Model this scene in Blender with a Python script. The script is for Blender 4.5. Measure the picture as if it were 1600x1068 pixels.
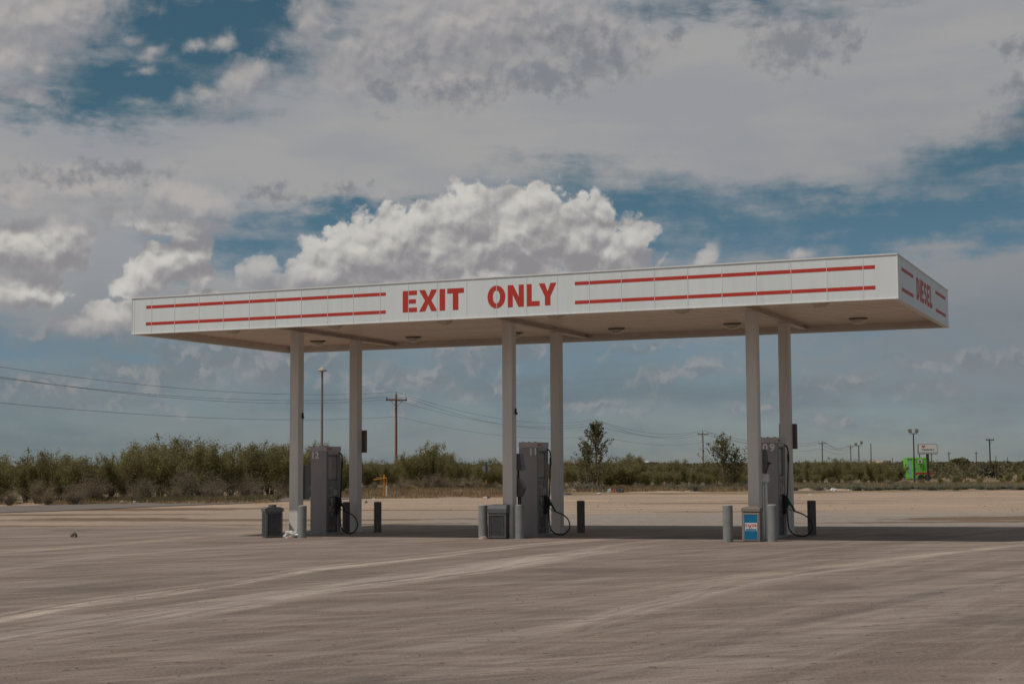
import bpy, bmesh, math, random
import numpy as np
from mathutils import Vector, Matrix, Euler, noise as mnoise
S = bpy.context.scene
C = S.collection
for o in list(bpy.data.objects): bpy.data.objects.remove(o)
R = math.radians
PI = math.pi
random.seed(7)

# ------------------------------------------------------------------ camera
CAM_Z, PITCH, ROLL, FPX = 1.72, 0.07993, 0.004741, 2389.3      # FPX: focal length for a 1600 px wide frame
cam = bpy.data.objects.new('camera', bpy.data.cameras.new('camera'))
C.objects.link(cam); S.camera = cam
cam.data.sensor_width = 36; cam.data.lens = FPX*36/1600
cam.data.clip_start = .1; cam.data.clip_end = 30000
cam.matrix_world = Matrix.Translation((0, 0, CAM_Z)) @ Matrix.Rotation(PI/2+PITCH, 4, 'X') @ Matrix.Rotation(-ROLL, 4, 'Z')

def ray(px, py):
    a, b = px-800, 534-py
    cr, sr, c, s = math.cos(ROLL), math.sin(ROLL), math.cos(PITCH), math.sin(PITCH)
    u, v = cr*a+sr*b, -sr*a+cr*b
    return Vector((u, FPX*c-v*s, FPX*s+v*c)).normalized()
def at(px, py, D):                 # the point seen at (px, py) at depth D along the view
    r = ray(px, py); return Vector((0, 0, CAM_Z)) + r*(D/r.y)
def azel(px, py):
    r = ray(px, py); return math.degrees(math.atan2(r.x, r.y)), math.degrees(math.asin(r.z))

# ------------------------------------------------------------------ sun
YAW = 0.411964
WV = Vector((-math.cos(YAW), math.sin(YAW)))       # along the canopy front, to the left
DV = Vector((math.sin(YAW), math.cos(YAW)))        # along the canopy depth, away from camera
sh = WV*-1.70 + DV*2.12                            # shadow travel for a drop of 4.96 m
sdir = Vector((-sh.x, -sh.y, 4.96)).normalized()   # towards the sun
SUN_EL = math.asin(sdir.z); SUN_ROT = math.atan2(sdir.x, sdir.y)
sl = bpy.data.lights.new('sun', 'SUN'); sl.energy = 2.55; sl.angle = R(.5); sl.color = (1, .945, .87)
sun = bpy.data.objects.new('sun', sl); C.objects.link(sun)
sun.rotation_euler = sdir.to_track_quat('Z', 'Y').to_euler()

# ------------------------------------------------------------------ view
SKY_LO, SKY_HI = (.36,.40,.48), (.28,.41,.365)
S.view_settings.view_transform = 'Standard'; S.view_settings.look = 'None'
S.view_settings.exposure = 0; S.view_settings.gamma = 1
S.render.engine = 'CYCLES'
S.cycles.max_bounces = 6; S.cycles.diffuse_bounces = 4; S.cycles.transparent_max_bounces = 6
S.render.resolution_x = 1024; S.render.resolution_y = 683

# ------------------------------------------------------------------ node helper
class NT:
    def __init__(s, tree): s.t = tree; s.n = tree.nodes; s.l = tree.links
    def node(s, typ, **kw):
        n = s.n.new(typ)
        for k, v in kw.items(): setattr(n, k, v)
        return n
    def put(s, sock, v):
        if hasattr(v, 'is_output') or hasattr(v, 'links'): s.l.new(v, sock)
        else: sock.default_value = v
    def m(s, op, a, b=0.0, c=None, clamp=False):
        n = s.node('ShaderNodeMath', operation=op, use_clamp=clamp)
        s.put(n.inputs[0], a); s.put(n.inputs[1], b)
        if c is not None: s.put(n.inputs[2], c)
        return n.outputs[0]
    def vm(s, op, a, b=(0, 0, 0), scale=None):
        n = s.node('ShaderNodeVectorMath', operation=op)
        s.put(n.inputs[0], a)
        if op != 'SCALE' : s.put(n.inputs[1], b)
        if scale is not None: s.put(n.inputs['Scale'], scale)
        return n.outputs['Value'] if op in ('LENGTH', 'DOT_PRODUCT', 'DISTANCE') else n.outputs[0]
    def mp(s, v, loc=(0, 0, 0), rot=(0, 0, 0), sc=(1, 1, 1), typ='POINT'):
        n = s.node('ShaderNodeMapping', vector_type=typ)
        s.put(n.inputs['Vector'], v); n.inputs['Location'].default_value = loc
        n.inputs['Rotation'].default_value = rot; n.inputs['Scale'].default_value = sc
        return n.outputs[0]
    def noise(s, v, scale=1, detail=4, rough=.55, dist=0, dim='3D', typ='FBM', lac=2.0):
        n = s.node('ShaderNodeTexNoise', noise_dimensions=dim)
        n.noise_type = typ
        s.put(n.inputs['Vector'], v); n.inputs['Scale'].default_value = scale
        n.inputs['Detail'].default_value = detail; n.inputs['Roughness'].default_value = rough
        n.inputs['Distortion'].default_value = dist; n.inputs['Lacunarity'].default_value = lac
        return n
    def ss(s, x, a, b, lo=0.0, hi=1.0):
        n = s.node('ShaderNodeMapRange', interpolation_type='SMOOTHSTEP')
        s.put(n.inputs['Value'], x)
        n.inputs['From Min'].default_value = a; n.inputs['From Max'].default_value = b
        n.inputs['To Min'].default_value = lo; n.inputs['To Max'].default_value = hi
        return n.outputs[0]
    def mix(s, f, a, b, blend='MIX'):
        n = s.node('ShaderNodeMix', data_type='RGBA', blend_type=blend)
        s.put(n.inputs[0], f)
        for sock, v in ((n.inputs[6], a), (n.inputs[7], b)):
            if isinstance(v, tuple) and len(v) == 3: v = (*v, 1)
            s.put(sock, v)
        return n.outputs[2]

def lin(r, g, b, k=1.0):
    f = lambda c: ((c/255)/12.92 if c/255 <= .04045 else ((c/255+.055)/1.055)**2.4)*k
    return (f(r), f(g), f(b))

# ------------------------------------------------------------------ world: Nishita sky with broken cloud
W = bpy.data.worlds.new('World'); S.world = W; W.use_nodes = True
wt = W.node_tree; wt.nodes.clear(); N = NT(wt)
out = N.node('ShaderNodeOutputWorld'); bg = N.node('ShaderNodeBackground'); bg.inputs[1].default_value = .1
N.l.new(bg.outputs[0], out.inputs[0])
sky = N.node('ShaderNodeTexSky', sky_type='NISHITA', sun_disc=False)
sky.sun_elevation = SUN_EL; sky.sun_rotation = SUN_ROT; sky.altitude = 900; sky.air_density = 1.0; sky.dust_density = .6; sky.ozone_density = 1.6
gen = N.node('ShaderNodeTexCoord').outputs['Generated']
sep = N.node('ShaderNodeSeparateXYZ'); N.l.new(gen, sep.inputs[0])
AZ = N.m('MULTIPLY', N.m('ARCTAN2', sep.outputs[0], sep.outputs[1]), 180/PI)
EL = N.m('MULTIPLY', N.m('ARCSINE', sep.outputs[2]), 180/PI)
cmb = N.node('ShaderNodeCombineXYZ'); N.l.new(AZ, cmb.inputs[0]); N.l.new(EL, cmb.inputs[1])
P = cmb.outputs[0]
PXD = 41.7
def blob_union(T, vec, blobs):
    """largest value of w(1-|x|) over ellipses given as (az, el, rx, ry, rot, w) in degrees of sky"""
    acc = None
    sx = T.node('ShaderNodeSeparateXYZ'); T.put(sx.inputs[0], vec)
    for (az, el, rx, ry, rot, wgt) in blobs:
        # the running result rides along in z (scaled to nothing) so that the nodes are evaluated one after another
        cb = T.node('ShaderNodeCombineXYZ'); T.l.new(sx.outputs[0], cb.inputs[0]); T.l.new(sx.outputs[1], cb.inputs[1])
        if acc is not None: T.l.new(acc, cb.inputs[2])
        # tilt is a small shear: y' = y - tan(rot) (x - az)
        tn = math.tan(R(rot))
        if rot:
            c2 = T.node('ShaderNodeCombineXYZ')
            T.l.new(T.m('MULTIPLY_ADD', T.vm('DOT_PRODUCT', cb.outputs[0], (-tn, 1, 1e-7)), 1.0, tn*az), c2.inputs[1])
            T.l.new(sx.outputs[0], c2.inputs[0]); src = c2.outputs[0]
        else: src = cb.outputs[0]
        n = T.node('ShaderNodeVectorMath', operation='MULTIPLY_ADD'); T.put(n.inputs[0], src)
        n.inputs[1].default_value = (1/rx, 1/ry, 1e-7); n.inputs[2].default_value = (-az/rx, -el/ry, 0)
        d = T.m('MULTIPLY_ADD', T.vm('LENGTH', n.outputs[0]), -wgt, wgt)
        acc = d if acc is None else T.m('MAXIMUM', acc, d)
    return acc
def B(lst):
    r = []
    for b in lst:
        b = list(b)+[0, 1][len(b)-4:] if len(b) < 6 else b
        az, el = azel(b[0], b[1]); r.append((az, el, b[2]/PXD, b[3]/PXD, b[4], b[5]))
    return r

cumulus = B([(690,395,150,95,0,1),(800,375,140,98,0,1),(890,372,110,84,0,1),(735,335,70,58,0,1),(845,338,75,58,0,1),(905,350,55,45,0,.8),(600,395,120,80,14,1),(520,415,90,60,16,1),(950,395,75,52,0,1),
    (720,440,330,60,0,1),(640,365,80,60,0,1),(560,395,80,55,0,1),(500,425,62,42,0,1),(990,374,44,26,12,1),(400,415,44,20,10,.8),(425,440,60,22,0,.7),
    (292,398,46,36,0,1),(262,410,46,36,0,1),(232,432,48,34,0,1),(205,450,36,24,0,1),(310,425,24,26,0,.8),
    (95,368,62,38,0,1),(25,380,70,48,0,1),(60,402,90,26,0,1),(120,392,36,28,0,.8),(30,450,78,34,0,1),(80,462,44,20,0,.8),
    (165,494,50,30,0,1),(125,508,44,20,0,1),(210,490,46,30,0,1),(310,458,30,9,0,.6),
    (110,290,120,32,0,.9),(25,305,60,28,0,.9),(290,315,84,34,-10,1),(270,350,95,20,0,.9),(190,335,60,16,0,.6),
    (610,70,150,75,14,.8),(485,35,50,50,0,.7),(760,40,250,80,0,.9),(930,55,130,60,-14,.9),(380,125,70,44,28,.8),(330,150,60,22,10,.6),(700,125,140,50,0,.7),(560,120,110,40,10,.5),
    (70,30,150,62,12,1),(20,85,100,40,6,.9),(60,108,26,20,0,.9),(45,148,80,18,-8,.8),
    (240,80,30,12,14,.5),(228,92,24,9,10,.45),(300,74,30,13,12,.5),(345,66,30,17,8,.55),(225,112,24,8,6,.45),(205,62,24,8,8,.35),
    (1110,396,26,20,34,.9),(1250,398,30,12,0,.5),(1033,408,14,8,50,.5)])
lowcl = B([(330,560,130,34,0,1.1),(240,585,120,28,0,.9),(450,575,100,30,10,1),(560,600,120,26,0,.9),(180,520,60,16,0,.5),(640,590,80,26,0,.9),(760,562,90,30,8,1.1),
    (820,545,70,16,0,.8),(760,608,120,20,0,.8),(1060,580,90,24,6,.8),(1000,545,70,14,10,.8),(930,635,120,14,0,.7),(1180,640,80,14,0,.5),(1290,655,90,12,0,.6),
    (150,630,200,18,0,.5),(700,555,40,24,0,.8),(1500,570,120,18,0,.4),(1350,600,120,20,0,.4),(620,640,34,22,30,.7),(60,600,160,24,0,.6),(350,510,90,20,0,.6),(60,520,60,14,0,.5)])
dark = B([(735,140,90,24,5,.9),(850,122,100,32,0,1),(935,100,70,36,0,.9),(890,60,110,34,0,.6),(1245,70,78,50,0,1),(1305,50,44,20,0,.8),(1210,35,34,16,0,.5),(605,145,40,30,0,.8),
    (1340,65,30,16,50,.7),(1590,75,40,18,0,.9),(1590,135,34,20,0,.7),(1595,195,60,30,0,.7),(420,300,56,14,0,.8),(545,295,26,9,0,.5),(1055,60,20,10,0,.7),
    (120,276,100,16,0,.7),(190,268,80,16,0,.8),(985,95,24,10,0,.6),(660,90,60,20,0,.5)])
blue = B([(320,45,210,95,0,1.2),(210,130,160,65,0,1.1),(130,165,170,28,0,.7),(430,10,130,70,0,.9),
    (1420,345,420,52,3,1),(1130,345,230,62,-10,.85),(1600,235,200,52,12,.9),(1000,330,180,44,-14,.7),(560,345,210,30,5,.8),(390,385,120,50,0,.7),(960,385,160,50,0,.7),
    (20,545,120,36,0,.6),(200,545,120,16,0,.45),(930,560,300,30,0,.25),(700,650,700,25,0,.3),(1300,700,500,60,0,.5),(300,660,400,40,0,.15),(1540,290,160,40,0,.5),(1130,6,240,14,0,.3)])

def warp(vec, amp, scale=.9, det=3):
    w = N.noise(vec, scale, det, .6, dim='2D').outputs['Color']
    v = N.vm('ADD', vec, N.vm('SCALE', N.vm('SUBTRACT', w, (.5, .5, .5)), scale=amp))
    return v
def billow(vec, scale, detail, rough=.55):
    vo = N.node('ShaderNodeTexVoronoi', feature='F1', normalize=True, voronoi_dimensions='2D'); N.put(vo.inputs['Vector'], vec)
    vo.inputs['Scale'].default_value = scale; vo.inputs['Detail'].default_value = detail; vo.inputs['Roughness'].default_value = rough
    return N.m('SUBTRACT', .34, vo.outputs['Distance'])
def fbm(vec, scale, detail, rough=.58): return N.m('SUBTRACT', N.noise(vec, scale, detail, rough, dim='2D').outputs[0], .5)
def wsum(*tk):
    acc = None
    for v, k in tk:
        acc = N.m('MULTIPLY', v, k) if acc is None else N.m('MULTIPLY_ADD', v, k, acc)
    return acc

# clear sky between the clouds
hz = N.ss(EL, 0, 14)
base = N.mix(1.0, sky.outputs[0], N.mix(hz, SKY_LO, SKY_HI), 'MULTIPLY')
# thin veil of high cloud
Pw = N.vm('ADD', P, N.vm('SCALE', N.vm('SUBTRACT', N.noise(N.mp(P, sc=(.35, .8, 1)), 1, 5, .6, dim='2D').outputs['Color'], (.5, .5, .5)), scale=2.6))
wisp = N.noise(N.mp(P, rot=(0, 0, R(-8)), sc=(.25, 1.1, 1)), 1.0, 7, .6, dim='2D').outputs[0]
vb = wsum((blob_union(N, Pw, blue), 1.15), (N.m('SUBTRACT', wisp, .5), 1.15), (fbm(P, 1.1, 6, .55), .5))
veil = N.ss(vb, .80, -.50, .0, 1)
vnoise = N.ss(N.noise(N.mp(P, rot=(0, 0, R(-6)), sc=(.14, .5, 1)), 1.0, 5, .5, dim='2D').outputs[0], .32, .68)
vcol_hi = N.mix(vnoise, lin(153,154,158,10), lin(164,162,161,10))
vcol_lo = N.mix(vnoise, lin(106,120,127,10), lin(125,132,136,10))
vcol = N.mix(N.ss(EL, 2.5, 8.5), vcol_lo, vcol_hi)
vcol = N.mix(N.m('MULTIPLY', N.m('MULTIPLY', N.ss(AZ, 2, 17), N.ss(EL, 15, 7)), .55), vcol, lin(122,128,134,10))
veilf = N.m('MULTIPLY', N.m('MULTIPLY', veil, N.ss(EL, 1, 8, .90, .93)), N.m('SUBTRACT', 1, N.m('MULTIPLY', N.ss(AZ, 26, 60), N.ss(AZ, 175, 130, 0, .85))))  # veil cleared out of view at right, shaped to dim right-facing sides
col = N.mix(veilf, base, vcol)
# low far clouds
Pl = warp(P, 1.1, .8, 4)
unl = blob_union(N, Pl, lowcl)
dl = wsum((unl, 1), (fbm(P, .9, 7, .55), 1.5), (billow(Pl, 1.1, 3), .9))
ml = N.ss(dl, -.05, .75)
rl = lambda v: wsum((fbm(v, .9, 4, .5), 1.0), (billow(v, 1.1, 2, .5), .9))
shl = N.ss(wsum((N.m('SUBTRACT', rl(Pl), rl(N.vm('ADD', Pl, (-.10, .30, 0)))), 1), (dl, -.10)), -.16, .20)
col = N.mix(N.m('MULTIPLY', ml, .62), col, N.mix(shl, lin(116,124,131,10), lin(151,149,149,10)))
# cumulus: outline from the ellipses plus billowing, light from the slope of the same relief
Pc = warp(P, .42, .8, 4)
un0 = blob_union(N, Pc, cumulus)
d0 = wsum((un0, 1), (fbm(P, .9, 8, .56), .62), (billow(Pc, 1.0, 5, .5), 1.25))
br = N.ss(blob_union(N, P, B([(740,370,430,190,0,1),(250,430,160,120,0,.9),(60,390,150,60,0,.7),(60,460,150,60,0,.6)])), .0, .5)
mask = N.m('ADD', N.m('MULTIPLY', N.ss(d0, .05, .27), br), N.m('MULTIPLY', N.ss(d0, -.10, .75), N.m('SUBTRACT', 1, br)))
un2 = blob_union(N, N.vm('ADD', Pc, (-.30, .80, 0)), cumulus)
def relief(v): return wsum((fbm(v, .75, 4, .48), 1.0), (billow(v, .95, 2, .45), 1.2))
off = N.vm('ADD', Pc, (-.10, .26, 0))
grain = N.m('SUBTRACT', d0, wsum((N.m('SUBTRACT', un0, 0), 1), (fbm(N.vm('ADD', P, (-.03, .08, 0)), .9, 8, .56), .62), (billow(N.vm('ADD', Pc, (-.03, .08, 0)), 1.0, 5, .5), 1.25)))
lit = wsum((N.m('SUBTRACT', un0, un2), .80), (N.m('SUBTRACT', relief(Pc), relief(off)), 1.15), (grain, .40), (N.ss(d0, .1, .9), -.22))
ltop = N.ss(lit, -.52, .66)
c_shade = N.mix(br, lin(140,140,145,10), lin(138,136,139,10))
c_lit = N.mix(br, lin(176,171,168,10), lin(201,198,192,10))
col = N.mix(N.m('MULTIPLY', mask, N.mix(br, (.86,.86,.86), (.98,.98,.98))), col, N.mix(ltop, c_shade, c_lit))
# ragged dark scraps below the sheet
dd = wsum((blob_union(N, warp(P, 1.1, 1.4, 4), dark), 1), (fbm(P, 1.6, 9, .62), 2.2), (billow(P, 1.5, 3), .9))
col = N.mix(N.m('MULTIPLY', N.ss(dd, -.20, .95), .66), col, lin(114,119,128,10))
N.l.new(col, bg.inputs[0])
W.cycles.sampling_method = 'NONE'

# ------------------------------------------------------------------ ground height
FR = Vector((7.7511, 30.5351))                     # ground point below the canopy's near right corner
def UV(u, v): q = FR + WV*u + DV*v; return q.x, q.y
def to_uv(x, y): q = Vector((x, y))-FR; return q.dot(WV), q.dot(DV)
def sst(x, a, b):
    t = min(1, max(0, (x-a)/(b-a))); return t*t*(3-2*t)
def gz(x, y):
    u, v = to_uv(x, y)
    s = -max(-.09, min(.09, .0082*(u-9.2)))
    s *= sst(v, -26, -8)*(1-sst(v, 14, 40))*(1-sst(abs(u-9), 25, 60))
    n = mnoise.noise(Vector((x*.09, y*.13, 3)))*.035 + mnoise.noise(Vector((x*.02, y*.03, 8)))*.05
    s += n*sst(v, 9, 18)*(1 if y < 400 else max(0, 1-(y-400)/800))
    return s

# ------------------------------------------------------------------ mesh helpers
def link(name, me, m=None, parent=None):
    o = bpy.data.objects.new(name, me); C.objects.link(o)
    if m is not None: me.materials.append(m)
    if parent is not None: o.parent = parent
    return o
def obj(name, bm, m, parent=None, smooth=False):
    bmesh.ops.recalc_face_normals(bm, faces=bm.faces)
    me = bpy.data.meshes.new(name); bm.to_mesh(me); bm.free()
    if smooth:
        for p in me.polygons: p.use_smooth = True
        me.set_sharp_from_angle(angle=R(38))
    return link(name, me, m, parent)
def tag(o, label=None, cat=None, group=None, kind=None):
    if label: o['label'] = label
    if cat: o['category'] = cat
    if group: o['group'] = group
    if kind: o['kind'] = kind
    return o
def thing(name, label, cat, loc=(0, 0, 0), rz=0, group=None):
    o = bpy.data.objects.new(name, None); C.objects.link(o); o.empty_display_size = .2
    o.location = loc; o.rotation_euler = (0, 0, rz)
    return tag(o, label, cat, group)
def dup(root, loc, rz=0, scale=None, label=None, group=None):
    def cp(o, par):
        c = o.copy(); C.objects.link(c)
        if par is not None:
            c.parent = par
        for ch in kids.get(o.name, []): cp(ch, c)
        return c
    kids = {}
    for o in bpy.data.objects:
        if o.parent is not None and (o.parent == root or o.parent.parent == root or (o.parent.parent and o.parent.parent.parent == root)):
            kids.setdefault(o.parent.name, []).append(o)
    c = cp(root, None)
    c.location = loc; c.rotation_euler = (0, 0, rz)
    if scale: c.scale = scale
    if label: c['label'] = label
    if group: c['group'] = group
    return c
def box(bm, x0, x1, y0, y1, z0, z1, bev=0, mat=None):
    M = Matrix.Translation(((x0+x1)/2, (y0+y1)/2, (z0+z1)/2)) @ Matrix.Diagonal((abs(x1-x0), abs(y1-y0), abs(z1-z0), 1))
    if mat is not None: M = mat @ M
    r = bmesh.ops.create_cube(bm, size=1, matrix=M)
    if bev:
        es = list({e for v in r['verts'] for e in v.link_edges})
        bmesh.ops.bevel(bm, geom=es, offset=bev, segments=2, affect='EDGES', profile=.6)
def cyl(bm, p0, p1, r0, r1=None, seg=16, cap=True):
    p0, p1 = Vector(p0), Vector(p1); r1 = r0 if r1 is None else r1
    d = p1-p0; M = Matrix.Translation((p0+p1)/2) @ d.to_track_quat('Z', 'Y').to_matrix().to_4x4()
    bmesh.ops.create_cone(bm, cap_ends=cap, segments=seg, radius1=r0, radius2=r1, depth=d.length, matrix=M)
def prism(bm, pts, fn, t0, t1):
    """extrude the outline pts (2-D) through fn(a, b, t)"""
    A = [bm.verts.new(fn(a, b, t0)) for a, b in pts]; Bv = [bm.verts.new(fn(a, b, t1)) for a, b in pts]
    n = len(pts); bm.faces.new(A[::-1]); bm.faces.new(Bv)
    for i in range(n): bm.faces.new((A[i], A[(i+1) % n], Bv[(i+1) % n], Bv[i]))
def lathe(bm, prof, seg=20, M=None):
    rings = []
    for r, z in prof:
        rings.append([bm.verts.new((M or Matrix()) @ Vector((r*math.cos(2*PI*k/seg), r*math.sin(2*PI*k/seg), z))) for k in range(seg)])
    for a, b in zip(rings, rings[1:]):
        for k in range(seg): bm.faces.new((a[k], a[(k+1) % seg], b[(k+1) % seg], b[k]))
    bm.faces.new(rings[0][::-1]); bm.faces.new(rings[-1])
def smooth_path(pts, n=6):
    P_ = [Vector(p) for p in pts]; P_ = [P_[0]*2-P_[1]]+P_+[P_[-1]*2-P_[-2]]
    o = []
    for i in range(1, len(P_)-2):
        for k in range(n):
            t = k/n; a, b, c, d = P_[i-1:i+3]
            o.append(.5*((2*b)+(c-a)*t+(2*a-5*b+4*c-d)*t*t+(3*b-a-3*c+d)*t**3))
    o.append(P_[-2]); return o
def tube(bm, pts, r, seg=8, n=6, smooth=True):
    P_ = smooth_path(pts, n) if smooth else [Vector(p) for p in pts]
    rings = []; up = Vector((0, 0, 1))
    t0 = (P_[1]-P_[0]).normalized(); nrm = t0.orthogonal().normalized()
    for i, p in enumerate(P_):
        t = (P_[min(i+1, len(P_)-1)]-P_[max(i-1, 0)]).normalized()
        nrm = (nrm - t*nrm.dot(t)).normalized(); bi = t.cross(nrm)
        rr = r(i/(len(P_)-1)) if callable(r) else r
        rings.append([bm.verts.new(p+(nrm*math.cos(2*PI*k/seg)+bi*math.sin(2*PI*k/seg))*rr) for k in range(seg)])
    for a, b in zip(rings, rings[1:]):
        for k in range(seg): bm.faces.new((a[k], a[(k+1) % seg], b[(k+1) % seg], b[k]))
    bm.faces.new(rings[0][::-1]); bm.faces.new(rings[-1])

# ------------------------------------------------------------------ materials
def material(name, c1, c2=None, scale=3, rough=.6, metal=0, bump=0, bscale=40, stretch=(1, 1, 1), spec=.3, dirt=None, dirt_scale=2, dirt_lo=.55, dirt_hi=.75, emit=None):
    m = bpy.data.materials.new(name); m.use_nodes = True; T = NT(m.node_tree)
    b = m.node_tree.nodes['Principled BSDF']
    b.inputs['Roughness'].default_value = rough; b.inputs['Metallic'].default_value = metal
    b.inputs['Specular IOR Level'].default_value = spec
    tc = T.node('ShaderNodeTexCoord').outputs['Object']
    v = T.mp(tc, sc=stretch)
    c2 = c2 or tuple(x*.82 for x in c1)
    f = T.ss(T.noise(v, scale, 6, .6).outputs[0], .3, .7)
    c = T.mix(f, c1, c2)
    if dirt:
        g = T.ss(T.noise(T.mp(tc, loc=(3, 7, 1), sc=stretch), dirt_scale, 7, .65).outputs[0], dirt_lo, dirt_hi)
        c = T.mix(T.m('MULTIPLY', g, .8), c, dirt)
    T.l.new(c, b.inputs['Base Color'])
    if bump:
        bn = T.node('ShaderNodeBump'); bn.inputs['Strength'].default_value = bump; bn.inputs['Distance'].default_value = .01
        T.l.new(T.noise(tc, bscale, 5, .6).outputs[0], bn.inputs['Height']); T.l.new(bn.outputs[0], b.inputs['Normal'])
    return m
M = {}
M['fascia'] = material('fascia_white', (.735,.775,.775), (.69,.73,.732), 1.2, .45, stretch=(6,6,.35), dirt=(.55,.57,.56), dirt_scale=1.5, dirt_lo=.56, dirt_hi=.82, spec=.4)
_m = M['fascia']; _T = NT(_m.node_tree); _b = _m.node_tree.nodes['Principled BSDF']; _src = _b.inputs['Base Color'].links[0].from_socket
_tc = _T.node('ShaderNodeTexCoord').outputs['Object']; _sp = _T.node('ShaderNodeSeparateXYZ'); _T.l.new(_tc, _sp.inputs[0])
_wn = _T.node('ShaderNodeTexWhiteNoise', noise_dimensions='1D'); _T.l.new(_T.m('FLOOR', _T.m('DIVIDE', _T.m('SUBTRACT', 8.7315, _sp.outputs[0]), .7315)), _wn.inputs['W'])
_T.l.new(_T.mix(_T.m('MULTIPLY', _wn.outputs['Value'], .5), _src, _T.mix(1.0, _src, (.90, .905, .90), 'MULTIPLY')), _b.inputs['Base Color'])
M['seam'] = material('seam_grey', (.63,.67,.685), (.58,.62,.635), 4, .5)
M['trim'] = material('trim_white', (.74,.74,.72), (.68,.67,.64), 3, .45, dirt=(.50,.43,.36), dirt_scale=5, dirt_lo=.66, dirt_hi=.85)
M['red'] = material('faded_red_vinyl', (.52,.045,.030), (.46,.048,.034), 5, .5)
M['soffit'] = material('soffit_metal', (.86,.765,.67), (.77,.67,.585), .8, .27, stretch=(.3,3,1), dirt=(.34,.27,.22), dirt_scale=1.3, dirt_lo=.6, dirt_hi=.8, spec=.45)
M['column'] = material('column_paint', (.68,.65,.61), (.61,.58,.54), 1.5, .5, stretch=(3,3,.5), dirt=(.34,.28,.24), dirt_scale=6, dirt_lo=.66, dirt_hi=.8)
M['beam'] = material('beam_paint', (.66,.57,.50), (.56,.475,.41), 2, .5)
M['lens'] = material('lamp_lens', (.62,.56,.46), (.52,.46,.36), 8, .3, spec=.5)
M['lamprim'] = material('lamp_rim', (.16,.13,.11), None, 8, .5)
M['pump'] = material('pump_panel', (.33,.312,.312), (.275,.262,.264), 2.0, .42, stretch=(1,1,.4), dirt=(.17,.16,.16), dirt_scale=3, dirt_lo=.58, dirt_hi=.8, spec=.45)
M['pumpcap'] = material('pump_cap', (.50,.48,.46), (.42,.40,.385), 6, .5)
M['pumpdark'] = material('pump_dark', (.15,.138,.142), (.12,.11,.114), 4, .4, spec=.5)
M['pumpdoor'] = material('pump_door', (.13,.118,.118), (.085,.078,.078), 3, .55, dirt=(.36,.34,.34), dirt_scale=3.6, dirt_lo=.54, dirt_hi=.62)
M['display'] = material('pump_display', (.19,.165,.158), (.14,.125,.12), 9, .35, spec=.5)
M['glass'] = material('dusty_glass', (.25,.225,.225), (.21,.19,.19), 4, .25, spec=.6)
M['black'] = material('black_rubber', (.022,.02,.021), (.035,.03,.03), 20, .5)
M['green'] = material('green_grip', (.02,.11,.05), (.015,.08,.04), 20, .45)
M['dkgreen'] = material('dull_green_grip', (.02,.045,.03), None, 20, .45)
M['whitetext'] = material('white_digits', (.80,.80,.78), (.7,.7,.68), 20, .5)
M['bollard'] = material('bollard_grey', (.265,.275,.265), (.215,.225,.218), 5, .6, bump=.2, bscale=30, dirt=(.30,.27,.245), dirt_scale=6, dirt_lo=.6, dirt_hi=.75)
M['bollarddark'] = material('bollard_dark_shaded', (.125,.108,.106), (.095,.085,.084), 5, .6, bump=.2, bscale=30)  # darker brown copy for the rear bollards, canopy shade put into the colour
M['bollardtop'] = material('bollard_concrete', (.36,.35,.33), (.28,.27,.26), 12, .85, bump=.4)
M['bin'] = material('grey_bin_plastic', (.135,.135,.142), (.11,.108,.115), 8, .5, bump=.15, bscale=60, spec=.35)
M['bindark'] = material('dark_bin_plastic', (.062,.06,.063), (.045,.042,.045), 8, .5, bump=.15, bscale=60, dirt=(.13,.12,.12), dirt_scale=5, dirt_lo=.6, dirt_hi=.8)
M['bintan'] = material('tan_bin_aggregate', (.29,.245,.215), (.22,.185,.16), 30, .8, bump=.4, bscale=120)
M['blue'] = material('poster_blue', (.003,.145,.285), (.005,.17,.33), 9, .35, dirt=(.03,.20,.36), dirt_scale=8, dirt_lo=.6, dirt_hi=.75, spec=.4)
M['white'] = material('plain_white', (.72,.72,.70), (.62,.62,.60), 10, .5)
M['paper'] = material('plastic_bag_white', (.62,.62,.60), (.50,.50,.49), 12, .35)
M['brownbox'] = material('brown_sign_box', (.17,.12,.10), (.13,.09,.075), 8, .6)
M['wood'] = material('pole_wood', (.27,.125,.065), (.18,.09,.05), 5, .85, stretch=(3,3,.3), bump=.4)
M['woodfar'] = material('pole_wood_pale', (.22,.13,.09), (.16,.10,.07), 5, .85, stretch=(3,3,.3))
M['steel'] = material('weathered_steel', (.25,.21,.185), (.20,.165,.145), 4, .6, metal=.2)
M['darksteel'] = material('dark_steel', (.055,.045,.045), (.04,.035,.035), 4, .6)
M['wire'] = material('wire', (.11,.11,.115), None, 4, .6)
M['orange'] = material('orange_paint', (.62,.26,.03), (.50,.20,.03), 8, .5)
M['fencegrey'] = material('galvanised', (.30,.30,.31), None, 6, .5, metal=.4)
M['signback'] = material('sign_back_aluminium', (.27,.26,.26), (.22,.21,.21), 4, .5, metal=.3)
M['signgreen'] = material('sign_green', (.02,.16,.10), None, 5, .4)
M['container'] = material('container_green', (.20,.60,.09), (.16,.50,.07), 2, .5, dirt=(.10,.26,.05), dirt_scale=1.4, dirt_lo=.6, dirt_hi=.8)
M['containerblue'] = material('container_blue_stripe', (.20,.36,.55), (.35,.5,.6), 3, .5)
M['traired'] = material('trailer_red', (.36,.03,.025), None, 3, .5)
M['stone'] = material('stone', (.20,.16,.13), (.13,.10,.08), 10, .9, bump=.6, bscale=20)
M['roofwhite'] = material('far_white_roof', (.55,.55,.55), None, 3, .5)
M['farwall'] = material('far_dark_wall', (.10,.09,.08), None, 3, .7)
M['mound'] = material('dirt_mound', (.40,.30,.22), (.28,.20,.14), 1.5, .95, bump=.6, bscale=6)
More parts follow.
